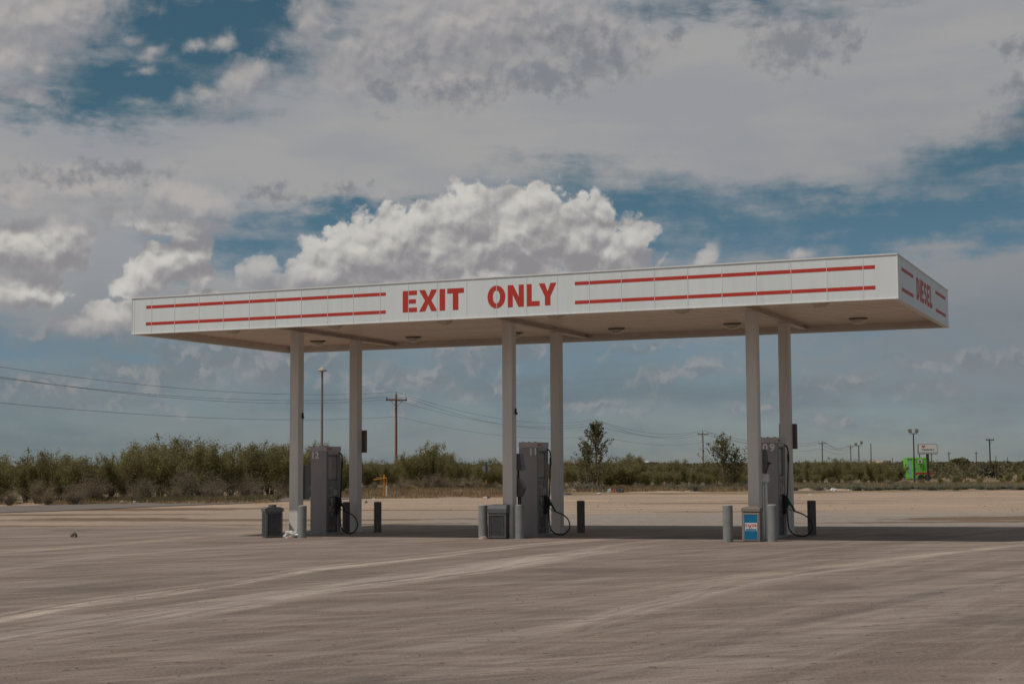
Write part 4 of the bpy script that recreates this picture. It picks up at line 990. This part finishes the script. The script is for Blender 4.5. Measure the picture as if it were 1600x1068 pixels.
# ------------------------------------------------------------------ vegetation prototypes
def leaves_mesh(name, pts, size, rnd, aspect=2.2, up=.3, mtl=None, parent=None):
    pts = np.asarray(pts); n = len(pts)
    d = rnd.normal(size=(n, 3)); d[:, 2] += up; d /= np.linalg.norm(d, axis=1)[:, None]
    e = rnd.normal(size=(n, 3)); e -= d*(e*d).sum(1)[:, None]; e /= np.linalg.norm(e, axis=1)[:, None]
    s = size*rnd.uniform(.6, 1.4, n)[:, None]
    a_ = d*s*aspect/2; b_ = e*s/2
    V = np.stack([pts-a_, pts+b_*.9, pts+a_, pts-b_*.9], 1).reshape(-1, 3)
    me = bpy.data.meshes.new(name); me.vertices.add(4*n); me.vertices.foreach_set('co', V.ravel())
    me.loops.add(4*n); me.loops.foreach_set('vertex_index', np.arange(4*n, dtype=np.int32))
    me.polygons.add(n); me.polygons.foreach_set('loop_start', np.arange(0, 4*n, 4, dtype=np.int32)); me.polygons.foreach_set('loop_total', np.full(n, 4, dtype=np.int32))
    me.update(calc_edges=True); me.validate()
    return link(name, me, mtl, parent)
def twigs(bm, segs, seg=4):
    for a_, b_, r0, r1 in segs: cyl(bm, a_, b_, r0, r1, seg, cap=False)
def grow(rnd, nst, height, spread, lean=.5, sub=5, gn=(4, 7)):
    """branching skeleton: returns limb segments and leaf-bearing points with their local radius"""
    segs, tips = [], []
    for i in range(nst):
        az = rnd.uniform(0, 2*PI); tilt = rnd.uniform(.05, 1)*spread/height
        L = height*rnd.uniform(.62, 1.0)
        p = np.array([rnd.normal()*.10, rnd.normal()*.10, 0.]); d = np.array([math.cos(az)*tilt, math.sin(az)*tilt, 1.]); d /= np.linalg.norm(d)
        steps = 7; r = .05*height/2.7
        for k in range(steps):
            q = p+d*L/steps; segs.append((p.copy(), q.copy(), r, r*.8)); r *= .8
            f = (k+1)/steps
            if f > .22:
                for _ in range(sub):
                    a2 = rnd.uniform(0, 2*PI); e = np.array([math.cos(a2), math.sin(a2), rnd.uniform(-.1, .9)]); e /= np.linalg.norm(e)
                    l2 = spread*rnd.uniform(.15, .42)*(1.1-.55*f)
                    w_ = q+e*l2; segs.append((q.copy(), w_.copy(), r*.5, r*.2))
                    for g_ in np.linspace(.35, 1, 4): tips.append((q+e*l2*g_, .10+.10*rnd.random()))
            p = q; d = d+rnd.normal(size=3)*.16; d[2] = max(d[2], .25); d /= np.linalg.norm(d)
        for g_ in np.linspace(0, 1, 3): tips.append((p+d*.25*g_, .07))
    return segs, tips
def bush_proto(name, label, cat, seed, height=2.7, spread=1.7, nst=9, nleaf=5200, size=.065, mtl='leaf', sub=5, group=None, sprig=5):
    rnd = np.random.default_rng(seed); t = thing(name, label, cat, (0, 0, -500), 0, group)
    segs, tips = grow(rnd, nst, height, spread, sub=sub)
    for _ in range(sprig):      # shoots standing above the crown
        az = rnd.uniform(0, 2*PI); rr = rnd.uniform(0, .7)*spread; z0 = height*rnd.uniform(.70, .88)
        a_ = np.array([math.cos(az)*rr, math.sin(az)*rr, z0]); d = np.array([rnd.normal()*.18, rnd.normal()*.18, 1.])
        b_ = a_+d*rnd.uniform(.25, .60); segs.append((a_, b_, .012, .005))
        for g_ in np.linspace(.1, 1, 5): tips.append((a_+(b_-a_)*g_, .075))
    bm = bmesh.new(); twigs(bm, segs); obj('stem', bm, M['bark'], t)
    P_ = np.array([a_ for a_, _ in tips]); rad = np.array([b_ for _, b_ in tips])
    wgt = rnd.gamma(1.2, 1, len(P_)); idx = rnd.choice(len(P_), nleaf, p=wgt/wgt.sum())
    pts = P_[idx]+rnd.normal(size=(nleaf, 3))*rad[idx][:, None]*1.0; pts[:, 2] = np.maximum(pts[:, 2], .05)
    leaves_mesh('foliage', pts, size, rnd, mtl=M[mtl], parent=t)
    t['h'] = height
    return t
mesq = [bush_proto('mesquite_bush', 'x', 'bush', 10+i, nst=(7, 9, 8, 10)[i], spread=(1.7, 2.1, 1.5, 1.9)[i], nleaf=9500, size=.043, sprig=(5, 8, 10, 4)[i]) for i in range(4)]
dry = [bush_proto('dry_brush', 'x', 'dry bush', 30+i, 1.5, 1.25, 14, 5200, .022, 'leafdry', 8, sprig=8) for i in range(2)]
sage = [bush_proto('saltbush', 'x', 'low bush', 50+i, .75, .85, 12, 3600, .05, 'sage', 5, sprig=4) for i in range(2)]
def tuft_proto(name, seed, h, w, n, mtl):
    rnd = np.random.default_rng(seed); t = thing(name, 'x', 'grass tuft', (0, 0, -500)); V = []
    for i in range(n):
        a_ = rnd.uniform(0, 2*PI); r = abs(rnd.normal())*w*.35; b_ = np.array([math.cos(a_)*r, math.sin(a_)*r, 0])
        lean = np.array([math.cos(a_), math.sin(a_), 0])*rnd.uniform(.05, .45)*h+rnd.normal(size=3)*.04
        tip = b_+lean+np.array([0, 0, h*rnd.uniform(.5, 1.)]); sd = np.array([-math.sin(a_), math.cos(a_), 0])*.012
        V += [b_-sd, b_+sd, tip]
    me = bpy.data.meshes.new('blades'); me.from_pydata(V, [], [(3*i, 3*i+1, 3*i+2) for i in range(n)]); me.update()
    link('blades', me, M[mtl], t); t['h'] = h; return t
tuft = [tuft_proto('grass_tuft', 70, .8, 1.0, 1500, 'straw'), tuft_proto('grass_tuft', 71, .7, 1.2, 1300, 'palegrass')]
protos_used = {}
rng = random.Random(4)
def plant(proto, px, ytop, D, label, group=None, wide=1.0, ybase=None):
    """ytop: height of the crown's top in the picture at depth D"""
    p = at(px, ytop, D); g = gz(p.x, p.y); h = max(.25, p.z-g); k = .93*h/proto['h']
    sc = (k*wide, k*wide, k)
    key = proto.name
    if key not in protos_used:
        protos_used[key] = 1; proto.location = (p.x, p.y, g); proto.scale = sc; proto.rotation_euler = (0, 0, rng.uniform(0, 6.28)); proto['label'] = label
        if group: proto['group'] = group
        return proto
    return ('later', proto, (p.x, p.y, g), rng.uniform(0, 6.28), sc, label, group)
jobs = []
def add(*a_, **k_):
    r = plant(*a_, **k_)
    if isinstance(r, tuple): jobs.append(r)
def top_at(px, table):
    for (a_, ya), (b_, yb) in zip(table, table[1:]):
        if a_ <= px <= b_: return ya+(yb-ya)*(px-a_)/(b_-a_)
    return table[-1][1]
sil = [(-120,700),(0,712),(30,717),(70,697),(100,712),(125,706),(150,716),(163,724),(180,702),(222,690),(265,682),(300,688),(322,682),(360,690),(400,684),(445,692),(480,686),(515,698),(560,716)]
GL = 'mesquite thicket along the road at left'
LL = ['green mesquite bush in the dense thicket left of the leftmost column', 'green mesquite bush in the dense thicket left of the leftmost column']
for i, px in enumerate(range(-100, 530, 27)):
    D = 74+max(0, px)*.026+rng.uniform(-1, 2)
    add(mesq[i % 4], px+rng.uniform(-8, 8), top_at(px, sil)+rng.choice([-7, -2, 0, 2, 6, 11]), D, LL[0], GL, wide=rng.uniform(.8, 1.15))
for i, px in enumerate(range(-110, 540, 38)):
    D = 79+max(0, px)*.026+rng.uniform(0, 3)
    add(mesq[(i+2) % 4], px, top_at(px, sil)+rng.uniform(0, 14), D, LL[0], GL, wide=1.1)
for i, (px, yt, D) in enumerate([(140,738,76),(290,730,79),(325,735,80),(60,748,74),(455,738,84),(225,745,77),(385,738,82),(15,764,71),(115,757,72),(75,768,71),(205,764,75),(275,758,76),(335,752,78),(400,758,80),(435,762,81)]):
    add(dry[i % 2], px, yt, D, 'grey-brown dry brush at the foot of the mesquite thicket beside the road', 'dry brush below the left thicket', wide=1.25)
sil2 = [(560,716),(575,714),(600,717),(625,706),(645,702),(672,692),(690,697),(702,708),(715,721),(735,718),(752,715),(765,711),(778,720),(800,722)]
for i, px in enumerate([572,588,604,622,640,655,668,682,697,712,730,746,760,774,790]):
    add(mesq[i % 4], px, top_at(px, sil2)+rng.choice([-5, -1, 1, 5, 8]), 112+rng.uniform(-3, 4), 'green mesquite bush in the clump between the leftmost and middle columns', 'mesquite clump between the columns', wide=rng.uniform(.9, 1.1))
for i, px in enumerate([580,612,650,690,735,770,800]):
    add(mesq[(i+1) % 4], px, top_at(px, sil2)+5, 121, 'green mesquite bush in the clump between the leftmost and middle columns', 'mesquite clump between the columns', wide=1.3)
for i, (px, yt, D) in enumerate([(560,756,100),(585,752,101),(628,744,104),(648,748,102),(668,742,103),(683,738,102),(700,744,103),(722,746,104),(737,741,103),(750,748,102),(640,752,99),(775,752,103),(712,752,104),(610,754,100)]):
    add(dry[i % 2], px, yt, D, 'grey dry brush between the orange barrier and the diamond sign', 'dry brush between the columns', wide=1.2)
sil3 = [(880,722),(895,716),(905,712),(918,718),(935,720),(955,714),(975,712),(988,709),(1000,716),(1012,724),(1030,722),(1048,714),(1062,716),(1072,724),(1090,724),(1110,724),(1125,720),(1150,718),(1165,720),(1175,724),(1240,725),(1262,722),(1280,724),(1305,718),(1330,721),(1350,717),(1368,714),(1380,720),(1400,726),(1420,742)]
for i, px in enumerate(list(range(880, 1180, 15))+list(range(1236, 1412, 12))):
    add(mesq[i % 4], px+rng.uniform(-4, 4), top_at(px, sil3)+rng.choice([-5, -2, 0, 2, 5]), (122 if px < 1200 else 134)+rng.uniform(-4, 4), 'green mesquite bush in the low thicket right of the middle columns' if px < 1200 else 'green mesquite bush in the low thicket right of the rightmost column', 'low thicket right of the middle columns' if px < 1200 else 'low thicket right of the rightmost column', wide=rng.uniform(1.0, 1.25))
for i, (px, yt) in enumerate([(965,722),(982,720),(948,726),(915,730),(1005,733),(1030,735),(1055,732),(1085,735),(1110,738),(1140,732),(1160,736),(1250,738),(1275,740),(1300,744),(1325,738),(1350,742),(1375,738),(1395,742)]):
    add(mesq[(i+3) % 4], px, yt, 108 if px < 1200 else 122, 'low green bush in front of the thicket, right half of the photo', 'low green bushes right of the middle columns', wide=1.35)
for i, (px, yt, D) in enumerate([(1415,750,118),(1440,746,118),(1470,744,116),(1490,742,118),(1512,748,117),(1530,744,120),(1565,746,118),(1590,744,117),(1610,746,118),(1455,752,112),(1500,740,126),(1575,738,130),(1600,736,135),(1540,752,112)]):
    add(mesq[i % 4], px, yt, D, 'low green bush below the billboard and the tall dark pole', 'low bushes at the right edge', wide=1.5)
for i, (px, yt, D) in enumerate([(1120,752,104),(1145,748,104),(1165,750,104),(1000,754,104),(1040,752,104),(1070,754,104),(1300,752,108),(1330,750,108),(1360,752,108),(1390,748,108),(1410,750,108),(1435,754,107),(1465,752,107),(1500,753,107),(1530,750,108),(1560,752,107),(1590,754,107),(1270,753,108),(925,752,104),(895,752,104)]):
    add(dry[i % 2], px, yt, D, 'grey-brown dry brush under the green bushes, right half of the photo', 'dry brush in the right half', wide=1.7)
salt_px = [912,922,935,1046,1054,1063,1074,1086,1096,1108,1126,1148,1160,1169]+[1240+i*7.4+rng.uniform(-3, 3) for i in range(50)]
for i, px in enumerate(salt_px):
    k_ = rng.random()
    add(sage[i % 2], px, 763-7*k_*k_-rng.uniform(0, 1.5), 98+rng.uniform(-1.0, 4.0), 'low blue-green saltbush at the edge of the sand', 'saltbushes at the edge of the sand', wide=rng.uniform(1.1, 2.2))
for i, (px, yt, D, ki, l) in enumerate([(970,755,97,0,'orange dry grass tuft beside scattered trash, right of the middle columns'),(978,758,97,0,'shorter orange dry grass tuft leaning on the one beside the trash'),(1146,752,101,1,'pale dry grass tuft under the bare-limbed tree'),(1158,754,101,1,'pale dry grass tuft nearest the rightmost front column'),
        (637,768,90,0,'rounded dry grass tuft left of the yellow flowers'),(768,752,99,1,'pale green-gold tuft below the diamond sign'),(776,756,98,1,'pale tuft between diamond sign and middle column'),(1485,758,99,0,'orange dry grass tuft below the short distant pole'),(1585,758,98,0,'orange dry grass tuft near the right edge'),(640,755,96,0,'brown dry tuft at the foot of the utility pole')]):
    add(tuft[ki], px, yt, D, l, wide=1.1)
kidmap = {}
for o in bpy.data.objects:
    if o.parent: kidmap.setdefault(o.parent.name, []).append(o)
for _, pr, loc, rz, sc, label, group in jobs:
    c = pr.copy(); C.objects.link(c); c.location = loc; c.rotation_euler = (0, 0, rz); c.scale = sc; c['label'] = label
    if group: c['group'] = group
    elif 'group' in c: del c['group']
    for ch in kidmap[pr.name]:
        d = ch.copy(); C.objects.link(d); d.parent = c
for o in bpy.data.objects:
    if 'h' in o: del o['h']


ORD = 'first second third fourth fifth sixth seventh eighth ninth tenth eleventh twelfth thirteenth fourteenth fifteenth sixteenth seventeenth eighteenth nineteenth twentieth'.split()
TENS = {20: 'twenty', 30: 'thirty', 40: 'forty', 50: 'fifty', 60: 'sixty'}
def ordinal(n):
    return ORD[n-1] if n <= 20 else (TENS[n//10*10]+'-'+ORD[n % 10-1] if n % 10 else {30: 'thirtieth', 40: 'fortieth', 50: 'fiftieth', 60: 'sixtieth'}[n])
HEAD = {'mesquite thicket along the road at left': ('green mesquite', 'in the roadside thicket'), 'dry brush below the left thicket': ('dry brush clump', 'below the roadside thicket'),
        'mesquite clump between the columns': ('green mesquite', 'in the clump between pumps 12 and 11'), 'dry brush between the columns': ('dry brush clump', 'around the orange barrier and mailboxes'),
        'low thicket right of the middle columns': ('green mesquite', 'in the low thicket between the two upright trees'), 'low thicket right of the rightmost column': ('green mesquite', 'in the low thicket behind the chain link fence'),
        'low green bushes right of the middle columns': ('low green bush', 'in front of the low thicket'), 'low bushes at the right edge': ('low green bush', 'below the billboard and dark pole'),
        'dry brush in the right half': ('grey-brown dry brush', 'under the green bushes at right'), 'saltbushes at the edge of the sand': ('blue-green saltbush', 'along the edge of the sand')}
for gname, (head, tail) in HEAD.items():
    g_ = sorted((o for o in bpy.data.objects if o.parent is None and o.get('group') == gname), key=lambda o: o.location.x/o.location.y)
    for i, o in enumerate(g_): o['label'] = f'{head}, {ordinal(i+1)} from the left {tail}'

# the two upright trees
def upright(px, ytop, D, label, seed, spread, nl, side=0, bare=.0):
    p = at(px, ytop, D); g = gz(p.x, p.y); H = p.z-g; rnd = np.random.default_rng(seed)
    t = thing('elm_sapling', label, 'tree', (p.x, p.y, g)); segs, pts = [], []
    nb = 46; lead = [np.array([0, 0, 0.])]
    for k in range(12): lead.append(lead[-1]+np.array([rnd.normal()*.035+side*.01, rnd.normal()*.035, H/12]))
    for k in range(12): segs.append((lead[k], lead[k+1], .07*(1-k/13), .07*(1-(k+1)/13)))
    for i in range(nb):
        f = rnd.uniform(.12, .97); q = lead[int(f*12)]*(1-(f*12) % 1)+lead[min(12, int(f*12)+1)]*((f*12) % 1)
        a_ = rnd.uniform(0, 2*PI); L = spread*(1.05-f)*rnd.uniform(.5, 1.15)+.15; e = np.array([math.cos(a_), math.sin(a_), rnd.uniform(.5, 1.3)]); e /= np.linalg.norm(e)
        m_ = q+e*L*.5; e2 = e+np.array([0, 0, .35]); w_ = m_+e2*L*.5
        segs += [(q, m_, .02, .014), (m_, w_, .014, .006)]
        for gg in np.linspace(.25, 1, 9):
            c0 = q+(m_-q)*gg*2 if gg < .5 else m_+(w_-m_)*(gg-.5)*2
            for _ in range(int(nl*(.6+.8*rnd.random()))): pts.append(c0+rnd.normal(size=3)*.07)
    bm = bmesh.new(); twigs(bm, segs, 5); obj('trunk', bm, M['bark'], t)
    leaves_mesh('crown', pts, .075, rnd, 1.8, 0, M['leafdark'], t)
upright(931, 660, 98, 'slender pointed tree with a loose crown in front of a utility pole', 3, 2.1, 7)
upright(921, 690, 99, 'shorter leafy sapling leaning against the slender pointed tree', 8, 1.5, 4)
upright(1131, 681, 104, 'thin open-crowned tree left of the rightmost front column', 5, 2.3, 5, side=-2)
upright(1143, 702, 104, 'lower stem of open foliage at the right of the thin tree', 12, 1.5, 3, side=3)

# ------------------------------------------------------------------ ground cover (stuff)
def scatter_blades(name, mtl, areas, seed, label=None):
    rnd = np.random.default_rng(seed); V = []; F = []
    for (pxa, pxb, Da, Db, n, h) in areas:
        for _ in range(n):
            px = rnd.uniform(pxa, pxb); D = rnd.uniform(Da, Db); x = (px-800)/FPX*D
            if mnoise.noise(Vector((x*.5, D*.5, seed))) < -.12: continue
            z = gz(x, D); a_ = rnd.uniform(0, PI); hh_ = h*rnd.uniform(.4, 1.2)
            for q in range(3):
                o_ = rnd.normal(size=2)*.05; s = .012+.008*rnd.random(); ca, sa = math.cos(a_+q)*s, math.sin(a_+q)*s
                i = len(V); V += [(x+o_[0]-ca, D+o_[1]-sa, z), (x+o_[0]+ca, D+o_[1]+sa, z), (x+o_[0]+rnd.normal()*.07, D+o_[1]+rnd.normal()*.07, z+hh_)]
                F.append((i, i+1, i+2))
    me = bpy.data.meshes.new(name); me.from_pydata(V, [], F); me.update()
    return tag(link(name, me, M[mtl]), label, None, None, 'stuff')
tag(scatter_blades('dry_grass', 'straw', [(540,800,84,100,9000,.30),(560,640,80,84,700,.14),(640,800,80,84,1300,.14),(880,1180,95,103,5200,.26),(1235,1620,101,112,4600,.30),(-120,420,72,76,3200,.16),(430,560,82,92,2400,.28)], 3), 'dry straw-coloured grass along the edge of the scrub', 'grass')
tag(scatter_blades('green_grass', 'palegrass', [(100,450,74,79,5000,.30),(560,800,92,108,2600,.35),(880,1180,97,112,3000,.35),(1235,1620,103,118,3200,.4)], 9), 'thin green-gold grass below the bushes', 'grass')
# yellow flowers
rnd = np.random.default_rng(5); q = at(652, 769, 92)
pts = np.stack([q.x+rnd.normal(size=260)*.28, q.y+rnd.normal(size=260)*.2, np.abs(rnd.normal(size=260))*.12+.08+gz(q.x, q.y)], 1)
fl = leaves_mesh('yellow_wildflowers', pts, .06, rnd, 1.2, 1, M['flower']); tag(fl, 'patch of yellow wildflowers in the dry grass', 'flowers', None, 'stuff')
# far scrub
rnd = np.random.default_rng(11); P_ = []; sizes = []
for _ in range(2300):
    D = 150*math.exp(rnd.uniform(0, math.log(14))); px = rnd.uniform(-150, 1750); x = (px-800)/FPX*D
    if px < 560 and D < 170: continue
    hh_ = rnd.uniform(.8, 1.9)*(1.25 if D > 400 else 1); w = hh_*rnd.uniform(.8, 1.6)*(1+D/500)
    n = 70; a_ = rnd.uniform(0, 2*PI, n); r = np.sqrt(rnd.random(n))*w; zz = rnd.random(n)**.7*hh_*np.sqrt(np.clip(1-(r/w)**2, .05, 1))
    P_.append(np.stack([x+np.cos(a_)*r, D+np.sin(a_)*r, zz], 1)); sizes.append(np.full(n, .10+D*.00065))
P_ = np.concatenate(P_); sizes = np.concatenate(sizes)
far = leaves_mesh('distant_scrub', P_, 1.0, rnd, 1.0, 0, M['farleaf'])
co = np.empty(len(P_)*12); far.data.vertices.foreach_get('co', co); co = co.reshape(-1, 4, 3); cen = P_[:, None, :]
co = cen+(co-cen)*sizes[:, None, None]*1.6; far.data.vertices.foreach_set('co', co.ravel()); far.data.update()
tag(far, 'dark green scrubland stretching to the horizon', 'scrub', None, 'stuff')
# one darker round tree and a low ridge far off
def round_tree(px, yt, D, w, label, seed):
    rnd = np.random.default_rng(seed); p = at(px, yt, D); H = p.z; t = thing('round_tree', label, 'tree', (p.x, p.y, 0))
    n = 3800; d = rnd.normal(size=(n, 3)); d /= np.linalg.norm(d, axis=1)[:, None]; r = rnd.random(n)**.35
    pts = d*r[:, None]*np.array([w, w, H*.55])*(1+.18*np.sin(d[:, :1]*7+d[:, 1:2]*5))+np.array([0, 0, H*.52]); pts[:, 2] = np.maximum(pts[:, 2], .1)
    bm = bmesh.new(); cyl(bm, (0, 0, 0), (0, 0, H*.5), .25, .15, 8); obj('trunk', bm, M['bark'], t)
    leaves_mesh('crown', pts, .32, rnd, 1.4, 0, M['leafdark'], t)
round_tree(1500, 717, 330, 2.2, 'dark rounded far tree between two distant crossarm poles', 3)
bm = bmesh.new(); prevv = None
for k in range(41):
    px = 868+k*1.35; y = 1500; f = math.sin(PI*k/40)**.6; pt = at(px, 724-6.0*f*(1+.12*mnoise.noise(Vector((k*.5, 0, 0)))), y)
    a_ = bm.verts.new((pt.x, y-60, -1)); b_ = bm.verts.new((pt.x, y, max(0, pt.z))); c_ = bm.verts.new((pt.x, y+120, -1))
    if prevv: bm.faces.new((prevv[0], a_, b_, prevv[1])); bm.faces.new((prevv[1], b_, c_, prevv[2]))
    prevv = (a_, b_, c_)
tag(obj('hills', bm, material('far_hill', (.22,.19,.17), (.15,.13,.12), .02, .9)), kind='structure')

# ------------------------------------------------------------------ litter along the verge
LIT = [(952,766,95,'paper','white litter heap piece beside the orange grass tuft',(.16,.10,.16)),(958,769,94,'litterred','red and white litter piece by the orange grass tuft',(.12,.1,.09)),(969,768,94,'litterdark','dark trash bag slumped by the orange grass tuft',(.20,.14,.20)),
       (942,768,95,'litterblue','small blue litter piece left of the orange grass tuft',(.09,.06,.08)),(887,774,88,'litterdark','flat dark debris right of the middle columns',(.36,.14,.08)),(896,762,97,'paper','white bag caught in scrub right of the middle columns',(.14,.1,.16)),
       (936,772,90,'paper','flat pale slab on the sand left of the trash heap',(.16,.12,.05)),(1075,769,94,'mound','pale flat rock at the edge of the sand',(.28,.2,.07)),(1302,766,97,'paper','large white bag at the saltbush edge right of the rightmost column',(.16,.1,.13)),
       (1326,767,97,'paper','small white scrap at the saltbush edge',(.08,.06,.07)),(1266,777,84,'paper','white scrap lying alone on the sand',(.16,.1,.04)),(1459,752,108,'paper','white scrap below the billboard',(.14,.1,.16)),(1577,763,100,'litterdark','dark shredded tyre near the right edge',(.5,.2,.13)),
       (191,765,74,'paper','white bag snagged at the thicket foot, far left',(.16,.1,.10)),(210,768,74,'roofwhite','pale board fragment at the thicket foot',(.10,.08,.08)),(358,772,77,'paper','white cup left of the leftmost column',(.05,.05,.12)),(365,765,78,'litterred','reddish cardboard left of the leftmost column',(.12,.1,.14)),
       (584,779,78,'paper','white scrap below the orange barrier',(.09,.06,.04)),(647,775,83,'litterblue','blue scrap in the dry grass left of the mailboxes',(.07,.05,.05)),(763,779,79,'litterdark','dark crushed carton below the diamond sign',(.10,.07,.06)),(758,777,80,'paper','white plate below the diamond sign',(.16,.08,.05)),(685,762,95,'paper','white scrap under the tall brush',(.06,.05,.09)),(572,786,71,'stone','small brown rock on the sand right of the leftmost columns',(.07,.06,.09))]
for i, (px, py, D, mt, l, s) in enumerate(LIT):
    p = at(px, py, D); crumple('litter_scrap' if mt not in ('stone', 'mound') else 'rock', l, 'litter' if mt not in ('stone', 'mound') else 'rock', (p.x, p.y), s, M[mt], 20+i)
# pebbles
bm = bmesh.new(); rr_ = random.Random(8)
for _ in range(150):
    px = rr_.uniform(-20, 1620); py = 1068-(rr_.random()**1.6)*230; q = gp3(px, py); s = rr_.uniform(.004, .011)
    bmesh.ops.create_icosphere(bm, subdivisions=1, radius=s, matrix=Matrix.Translation(q+Vector((0, 0, s*.3))) @ Matrix.Rotation(rr_.random()*3, 4, 'Z') @ Matrix.Diagonal((1.3, 1, .7, 1)))
for _ in range(260):
    px = rr_.uniform(-20, 1620); py = rr_.uniform(769, 800); q = gp3(px, py); s = rr_.uniform(.01, .03)
    bmesh.ops.create_icosphere(bm, subdivisions=1, radius=s, matrix=Matrix.Translation(q+Vector((0, 0, s*.2))) @ Matrix.Diagonal((1.5, 1, .6, 1)))
tag(obj('pebbles', bm, M['stone']), 'loose pebbles scattered over the paving and sand', 'pebbles', None, 'stuff')
